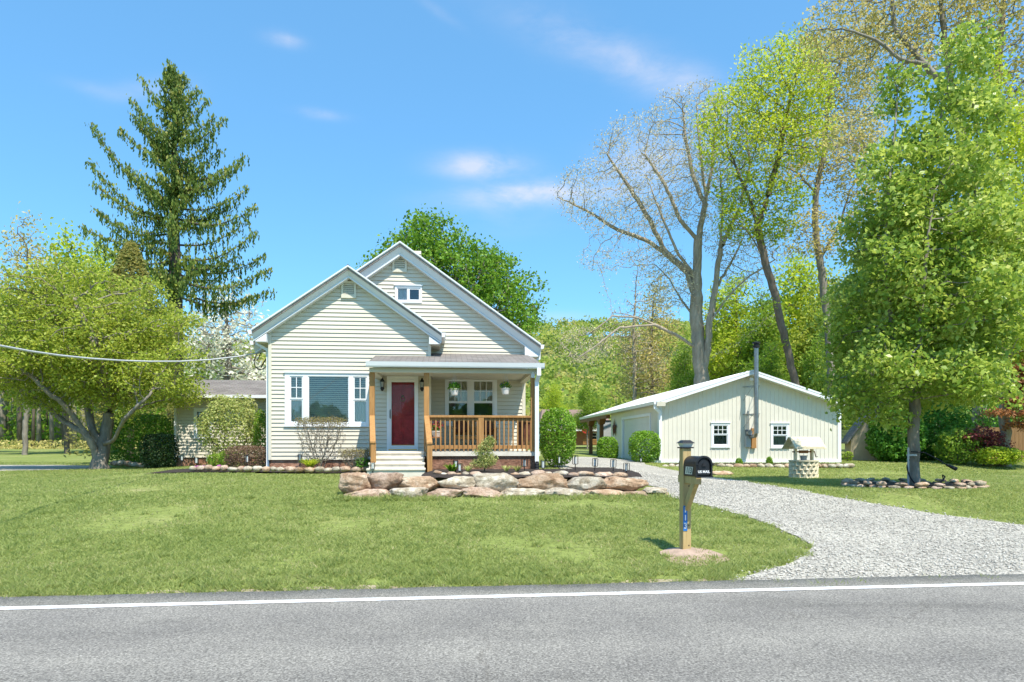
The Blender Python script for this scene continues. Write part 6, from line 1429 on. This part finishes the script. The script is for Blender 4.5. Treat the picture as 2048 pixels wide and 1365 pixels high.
place_tree('oak_tree','large oak with sparse golden olive leaves overhanging the top right corner',b0,me,lm)

# the pear in the stone ring
Y=TB.y; b0=TB
tr=[[TB+Vector((0,0,-.05)),T(1829,900,Y),T(1829,800,Y),T(1832,650,Y),T(1840,500,Y),T(1860,350,Y),T(1890,200,Y),T(1905,110,Y)],[T(1830,800,Y),T(1790,700,Y,-.4),T(1770,560,Y,-.6),T(1775,400,Y,-.5),T(1790,260,Y,-.3),T(1795,180,Y)],[T(1830,790,Y),T(1890,690,Y,.3),T(1930,560,Y,.4),T(1950,400,Y,.3),T(1955,250,Y,.2)],[T(1830,810,Y),T(1840,690,Y,-.9),T(1850,520,Y,-1.2),T(1870,380,Y,-1)]]
ell=[E(1800,770,125,55,Y,1.8),E(1880,740,95,65,Y,1.7),E(1770,660,100,80,Y,1.7),E(1870,620,130,100,Y,1.9),E(1780,520,85,110,Y,1.5),E(1880,450,110,130,Y,1.7),E(1790,370,65,100,Y,1.2),E(1795,240,32,75,Y,.7),E(1900,300,75,120,Y,1.2),E(1915,160,48,90,Y,.8),E(1920,85,22,40,Y,.45),E(1960,560,80,120,Y,1.5),E(1960,660,55,75,Y,1.2),E(1720,740,50,50,Y,1.1),E(1700,800,40,16,Y,.8)]
hue=lambda P: .30*np.array([noise.noise(Vector(tuple(p*.9))) for p in P])+.05
ell=clumpify(ell,250,.42,TR,.85,.25)
me,lm=tree_meshes(b0,tr,ell,TR,(B_grey,G_pear),natt=9000,step=.24,infl=2.4,kill=.28,rtip=.006,rbase=.135,leaf=.125,per=34,spread=.16,up=.45,trop=(0,0,.12),shell=.2,thr=1.75,iters=130,asp=.62,hue=hue)
place_tree('pear_tree','tall dense ornamental pear with pointed top standing in a stone ring',b0,me,lm)
# lighter companion behind it
Y=27.; b0=Vector(gz(px2w(2010,900,Y).x,Y)); tr=[[b0,T(2008,700,Y),T(2000,400,Y),T(1985,200,Y)]]
ell=[E(2010,640,110,120,Y,2),E(2000,450,100,130,Y,1.8),E(1985,280,65,120,Y,1.4),E(1960,150,40,70,Y,.9),E(2050,330,60,120,Y,1.5)]
me,lm=tree_meshes(b0,tr,ell,TR,(B_pale,G_lime),natt=4000,step=.32,infl=3,kill=.36,rtip=.008,rbase=.2,leaf=.15,per=24,spread=.24,up=.4,shell=.2,thr=1.75,iters=120)
place_tree('slender_tree','pale green feathery tree just behind the pear at the right edge',b0,me,lm)
# red japanese maple and the orange conifer
Y=27.2; b0=Vector(gz(px2w(1968,900,Y).x,Y)); tr=[[b0,T(1968,900,Y),T(1965,875,Y),T(1968,855,Y)]]
ell=[E(1960,870,45,9,Y,.7),E(1975,885,40,10,Y,.7),E(1970,900,45,8,Y,.6),E(1940,878,25,6,Y,.5),E(2000,895,25,6,Y,.5),E(1962,858,20,6,Y,.4)]
me,lm=tree_meshes(b0,tr,ell,TR,(B_grey,G_red),natt=900,step=.10,infl=1.4,kill=.12,rtip=.005,rbase=.05,leaf=.09,per=9,spread=.08,up=.9,shell=.1,thr=2.5,iters=50,trop=(0,0,-.02))
place_tree('red_maple','small dark red maple with layered leaves at the right edge','' or b0,me,lm)
Y=26.; b0=Vector(gz(px2w(2085,900,Y).x,Y)); tr=[[b0,T(2085,800,Y),T(2082,680,Y)]]
ell=[E(2050,735,40,8,Y,.8),E(2045,765,48,8,Y,.9),E(2050,800,50,9,Y,1),E(2030,825,50,8,Y,1),E(2060,850,40,8,Y,.9),E(2090,760,50,60,Y,1),E(2100,700,30,40,Y,.8)]
me,lm=tree_meshes(b0,tr,ell,TR,(B_dark,G_orange),natt=2600,step=.13,infl=1.8,kill=.15,rtip=.006,rbase=.11,leaf=.14,per=14,spread=.11,up=.2,shell=.1,thr=2.2,iters=70,asp=.3,trop=(0,0,-.02))
place_tree('orange_conifer','rusty orange needled conifer at the right edge behind the lawn',b0,me,lm)

# ------------------------------------------------------------------ middle distance: a few grown trees, then copies of them
def generic(h,r,mats,seed,leaf=.28,per=12,natt=1400,z0=.35,rb=.2,spread=.5,nell=9):
    rg_=np.random.default_rng(seed); ell=[]
    for k in range(nell):
        f=z0+(1-z0)*(k+.5)/nell; w_=r*(1-.75*((f-z0)/(1-z0))**1.6)*.62
        t=rg_.random()*6.28; o=r*.42*(1-.8*((f-z0)/(1-z0)))
        ell.append([o*math.cos(t),o*math.sin(t),h*f,w_,w_,h*.10*(1.1)])
    tr=[[(0,0,-.3),(.1,0,h*.3),(.0,.15,h*.6),(.2,0,h*.9)]]
    return tree_meshes((0,0,0),tr,ell,rg_,mats,natt=natt,step=h*.026,infl=h*.3,kill=h*.03,rtip=.02,rbase=rb,leaf=leaf,per=per,spread=spread,up=.45,shell=.15,thr=1.6,iters=80,sides=5)
PROT={'mid':generic(15,4.2,(B_grey,G_mid),31,per=26),'olive':generic(16,4,(B_grey,G_olive),32,leaf=.24,per=12),'lime':generic(14,4.2,(B_brown,G_lime),33,per=18),'bare':generic(17,3.4,(B_pale,G_pale),34,leaf=.16,per=3),'white':generic(9,3.2,(B_grey,G_flower),35,leaf=.2,per=6),'maple':generic(13,4.5,(B_grey,G_maple),36,per=22)}
NAMES={'mid':'leafy_tree','olive':'budding_tree','lime':'lime_tree','bare':'bare_tree','white':'blossom_tree','maple':'leafy_tree'}
def put(k,px,pyt,Y,label,group=None,hmul=1,wmul=1):
    h={'mid':15,'olive':16,'lime':14,'bare':17,'white':9,'maple':13}[k]; x=px2w(px,0,Y).x; z=ground(x,Y); top=px2w(0,pyt,Y).z
    s=(top-z)/h; me,lm=PROT[k]; r=place_tree(NAMES[k],label,(x,Y,z),me,lm,group,'tree',1,TR.random()*6.28); r.scale=(s*wmul,s*wmul,s); return r
WG='trees of the wood behind the house'
put('olive',50,455,46,'budding tree with bare top at the left edge above the maple',WG,1,.9)
put('lime',135,480,50,'yellow green tree second from the left edge above the maple',WG,1,.9)
put('lime',205,500,56,'pale lime tree behind the maple just left of the spruce',WG,1,.8)
put('olive',-60,470,52,'olive budding tree cut by the left edge behind the maple',WG)
put('white',455,575,47,'white blossoming tree under the spruce boughs left of the house',WG,1,1.1)
put('white',200,520,58,'small white blossom patch tree behind the maple crown',WG,1,.8)
put('bare',500,600,52,'bare thin tree just left of the house corner',WG,1,.6)
put('mid',420,690,60,'green tree behind the side wing roof, left',WG); put('maple',480,700,66,'yellow green tree behind the side wing roof, right',WG)
# arborvitae
Y=29.; c=gz(px2w(262,900,Y).x,Y); n=12000; hgt=(900-470)/(F/Y)
av=empty('arborvitae',c); tag(av,'tan green pointed arborvitae between the maple and the spruce','tree')
f=TR.random(n)**.8; t=TR.random(n)*6.283; rr=(2.2*(1-f)**.7+.08)*(.75+.25*TR.random(n))*(1+.12*np.sin(5*t+9*f)); P=np.stack([rr*np.cos(t),rr*np.sin(t),.3+f*hgt],1)
V,Fc=leaf_quads(P,.2,TR,.9,.3); link('crown',fast_mesh('crown',V,Fc,G_arb,attr=np.repeat(TR.random(n),4)),av); b=MB(); b.tube([(0,0,-.2),(0,0,hgt)],[.16,.02],7); b.build('trunk',B_brown,av)
# wood on the right
LB=[('mid',1175,770,72,'round green tree beyond the lawn left of the garage roof'),('bare',1268,525,62,'slim bare twin tree with sparse olive top left of the big pale tree'),('olive',1305,560,64,'second slim tree beside the bare twin tree'),('lime',1470,560,62,'lime tree behind the big pale trunk'),('mid',1530,600,58,'green tree behind the flue pipe'),('lime',1600,520,66,'lime tree behind the leaning trunk'),('maple',1660,560,60,'yellow green tree behind the tall crooked trunk'),('mid',1720,520,56,'green tree filling the gap left of the pear'),('olive',1780,420,62,'olive tree hidden mostly behind the pear crown'),('mid',1880,480,52,'green tree behind the pear, right half'),('maple',1985,420,50,'yellow green tree behind the orange conifer'),('mid',2080,380,46,'green tree cut by the right edge'),
('olive',1420,620,80,'olive tree far behind the big pale trunk'),('mid',1370,700,56,'low dark green bushy tree left of the big pale trunk'),('lime',1110,770,95,'small lime tree at the foot of the hill beside the porch'),('mid',1545,700,50,'bushy tree right behind the garage ridge'),('mid',1640,690,48,'bushy tree behind the right garage roof'),('mid',1745,700,42,'bushy tree behind the shed')]
for a in LB: put(*a[:5],group=WG)
# trunks of the left wood
for i,(px,w_) in enumerate([(4,16),(14,10),(40,9),(52,18),(78,8),(88,13),(104,7),(118,16),(130,9),(150,7),(168,10),(182,12),(198,7),(24,7),(66,6),(140,9)]):
    Yt=76+TR.uniform(-4,22); x=px2w(px,0,Yt).x; z=ground(x,Yt); h=TR.uniform(15,19); rad=w_/2/(F/Yt)
    r=empty('forest_tree',(x,Yt,z)); tag(r,'%s grey trunk from the left edge in the shady wood beyond the lawn'%ORD[[4,14,24,40,52,66,78,88,104,118,130,140,150,168,182,198].index(px)],'tree',"trunks at the edge of the left wood")
    b=MB(); l=TR.uniform(-.6,.6); b.tube([(0,0,-.3),(l*.2,0,h*.3),(l*.6,0,h*.6),(l,0,h)],[rad*1.25,rad,rad*.8,rad*.3],7); b.build('trunk',[B_grey,B_pale,B_brown][i%3],r,smooth=True)
    P=ell_pts([[l,0,h*.8,3,3,h*.25],[l*.5,0,h*.55,2.4,2.4,h*.14]],700,TR,.2); V,Fc=leaf_quads(P,.42,TR,.5,.6); link('crown',fast_mesh('crown',V,Fc,G_mid,attr=np.repeat(TR.random(len(P)),4)),r)
# scrub below the wood edge, deep wood and the far hillside
n=9000; x=TR.uniform(-75,-36,n); y=TR.uniform(86,112,n); z=ground_np(x,y)+TR.random(n)**1.5*11
P=np.stack([x,y,z],1); V,Fc=leaf_quads(P,.75,TR,.3,.7); kind(link('undergrowth',fast_mesh('undergrowth',V,Fc,G_mid,attr=np.repeat(TR.random(n)*.7,4))),'stuff')
n=2600; x=TR.uniform(-62,-34,n); y=TR.uniform(70,80,n); P=np.stack([x,y,ground_np(x,y)+TR.random(n)**2*.9],1); V,Fc=leaf_quads(P,.4,TR,.6,.4); kind(link('brush',fast_mesh('brush',V,Fc,G_olive,attr=np.repeat(TR.random(n),4))),'stuff')
# hillside canopy: crowns made of leaf clumps, one far mass
CV=[];CVal=[]
m=2600; cx=TR.uniform(-1,1,m); cy=125+(TR.random(m)**.75)*300; cx=cx*cy*.82
for i in range(m):
    rr=TR.uniform(2.6,5.2); hh=rr*TR.uniform(.9,1.5); k=int(120 if cy[i]<220 else 60); d=TR.normal(size=(k,3)); d/=np.linalg.norm(d,axis=1)[:,None]; d[:,2]=np.abs(d[:,2])*1.0-.15
    zc=float(hill_np(cx[i],cy[i]))+TR.uniform(3,6.5); CV.append(np.array([cx[i],cy[i],zc])+d*np.array([rr,rr,hh])*(.75+.3*TR.random((k,1)))); u=TR.random(); CVal.append(np.clip(u*.8+.22*TR.random(k),0,1))
P=np.concatenate(CV); V,Fc=leaf_quads(P,1.25,TR,.6,.75); kind(link('hillside_forest',fast_mesh('hillside_forest',V,Fc,G_forest,attr=np.repeat(np.concatenate(CVal),4))),'stuff')

# the wood across the road, mirrored in the window glass
n=9000; x=TR.uniform(-70,70,n); y=TR.uniform(-46,-34,n); z=TR.random(n)**.8*(5.6+1.6*np.sin(x*.25)+1.2*np.sin(x*.6+1)); V,Fc=leaf_quads(np.stack([x,y,z],1),1.3,TR,.3,.8); kind(link('roadside_wood',fast_mesh('roadside_wood',V,Fc,G_deep,attr=np.repeat(TR.random(n),4))),'stuff')
# ------------------------------------------------------------------ grass
G_grass=leafmat('grass blades',[(0,(.17,.23,.055)),(.4,(.285,.345,.10)),(.8,(.365,.40,.145)),(1,(.53,.46,.26))],.45,.5,gain=(1,1,1))
def inside(P,poly):
    x,y=P[:,0],P[:,1]; r=np.zeros(len(P),bool); n=len(poly); j=n-1
    for i in range(n):
        xi,yi=poly[i].x,poly[i].y; xj,yj=poly[j].x,poly[j].y
        c=((yi>y)!=(yj>y))&(x<(xj-xi)*(y-yi)/(yj-yi+1e-12)+xi); r^=c; j=i
    return r
GRN=np.random.default_rng(2)
n=690000; y=7.2+ (GRN.random(n)**1.55)*24; x=GRN.uniform(-1,1,n)*(y*.90+1.2)
P=np.stack([x,y],1); ok=y>7.184+RS*x+.56
edge=y-(7.184+RS*x+.53)
pn=np.array([noise.noise((a*.55,b*.55,0)) for a,b in P[:]]) if n<700000 else np.zeros(n)
pf_=np.array([noise.noise((a*2.6,b*2.6,3)) for a,b in P])
PJ=P+np.stack([pf_*.16,pn*.10],1)+GRN.normal(size=P.shape)*.035; ok&=~inside(PJ,DRIVE); ok&=~inside(P,SIDE); ok&=~inside(P,bp_); ok&=~inside(P,bl_)
ok&=((P[:,0]-TB.x)/(rgx*.9))**2+((P[:,1]-TB.y-.15)/1.05)**2>1
md=((P[:,0]-mp_.x-.1)/.50)**2+((P[:,1]-mp_.y+.05)/.30)**2; ok&=(md>1+.5*pf_)
# under the house / garage
hu=(P[:,0]-HX)*CO+(P[:,1]-HYY)*SI; hv=-(P[:,0]-HX)*SI+(P[:,1]-HYY)*CO
ok&=~((hu>uL)&(hu<pu1)&(hv>-1.7)); ok&=~((hu>wl)&(hu<uL)&(hv>VW))
thin=np.clip(1.0-1.0*np.clip(pn-.22,0,1)*3.2-.9*np.clip(pf_-.35,0,1)*2,.10,1); rg3=np.array([noise.noise((a*1.1,7,b*.7)) for a,b in P]); e2=edge-.30-.45*rg3; thin=np.where(e2<0,np.minimum(thin,np.clip(.04+pf_*1.6-.25,.02,1)),np.where(e2<.3,np.minimum(thin,.35+.65*np.clip(pf_*2+.3,0,1)),thin))
ok&=GRN.random(n)<thin
P=P[ok];pn=pn[ok];pf_=pf_[ok];edge=edge[ok];n=len(P)
g0=ground_np(P[:,0],P[:,1]); dist=P[:,1]
# ragged tufts by the road and along the drive
TC=[]; 
for q_ in range(420):
    x_=GRN.uniform(-9,5.5); TC.append((x_,7.184+RS*x_+.55+GRN.exponential(.28)))
for q_ in range(260):
    k_=GRN.integers(0,len(DRIVE)); TC.append((DRIVE[k_].x+GRN.normal()*.12-.1,DRIVE[k_].y+GRN.normal()*.12-.05))
for q_ in range(300): y_=8+GRN.random()*9; TC.append((GRN.uniform(-.75,.6)*y_,y_))
TC=np.array(TC); TC=TC[~inside(TC,DRIVE)&~inside(TC,bp_)&~inside(TC,bl_)]; TC=TC[TC[:,1]<14.2]
k_=26; tp=np.repeat(TC,k_,0)+GRN.normal(size=(len(TC)*k_,2))*.045; tn=len(tp)
P=np.concatenate([P,tp]); pn=np.concatenate([pn,np.full(tn,-.35)]); pf_=np.concatenate([pf_,np.full(tn,-.2)]); edge=np.concatenate([edge,np.full(tn,.5)]); n=len(P); istuft=np.arange(n)>=n-tn
g0=ground_np(P[:,0],P[:,1]); dist=P[:,1]
nearwall=(np.abs(P[:,1]-.1*P[:,0]-14.15)<.25)&(np.abs(P[:,0])<3.6)
h=(.024+.026*GRN.random(n))*np.where(nearwall,2.2,1)*np.where(istuft,1.9,1)*(1+.5*np.clip(-pf_,0,1))*np.where((edge<.9)&(pf_>.1),1.5,1); w2=.0035+.0008*dist
t=GRN.random(n)*6.283; lean=GRN.normal(size=(n,2))*.9*h[:,None]
B=np.stack([P[:,0],P[:,1],g0-.005],1); sd=np.stack([np.cos(t)*w2,np.sin(t)*w2,np.zeros(n)],1)
V=np.stack([B-sd,B+sd,B+np.stack([lean[:,0],lean[:,1],h],1)],1).reshape(-1,3)
val=np.clip(.52+.20*pn+.22*pf_+.18*GRN.normal(size=n),0,1)
kind(link('grass',fast_mesh('grass',V,np.arange(3*n).reshape(n,3),G_grass,attr=np.repeat(val,3))),'stuff')
# loose stones lying on the drive and strayed over its edges
n=60000; y=7.6+GRN.random(n)**1.5*13; x=GRN.uniform(1.5,15,n); P=np.stack([x,y],1); PJ=P+GRN.normal(size=P.shape)*.10
ok=inside(PJ,DRIVE)&(y>7.184+RS*x+.2); P=P[ok]; n=len(P); s=GRN.uniform(.006,.016,n)*(1+.02*P[:,1])
O=np.array([[1,0,0],[-1,0,0],[0,1,0],[0,-1,0],[0,0,.7],[0,0,-.5]]); tri=np.array([[0,2,4],[2,1,4],[1,3,4],[3,0,4],[2,0,5],[1,2,5],[3,1,5],[0,3,5]])
t=GRN.random(n)*6.283; c_,s_=np.cos(t),np.sin(t); ex=GRN.uniform(.7,1.5,(n,1,3))
L=O[None]*ex*s[:,None,None]+GRN.normal(size=(n,6,3))*s[:,None,None]*.18; X=L[:,:,0]*c_[:,None]-L[:,:,1]*s_[:,None]; Yy=L[:,:,0]*s_[:,None]+L[:,:,1]*c_[:,None]
V=np.stack([X+P[:,0,None],Yy+P[:,1,None],L[:,:,2]+(ground_np(P[:,0],P[:,1])+.02)[:,None]],2).reshape(-1,3); Fc=(tri[None]+(np.arange(n)*6)[:,None,None]).reshape(-1,3)
m,nt,out=newmat('loose stone'); p=principled(nt,out,.9,.15); at=nt.nodes.new('ShaderNodeAttribute'); at.attribute_name='v'; r=ramp(nt,[(0,(.31,.29,.25)),(.5,(.46,.43,.375)),(1,(.64,.60,.525))]); nt.links.new(at.outputs['Fac'],r.inputs[0]); nt.links.new(r.outputs[0],p.inputs['Base Color'])
kind(link('loose_gravel',fast_mesh('loose_gravel',V,Fc,m,attr=np.repeat(GRN.random(n),6))),'stuff')
print('POS',TB,wb)
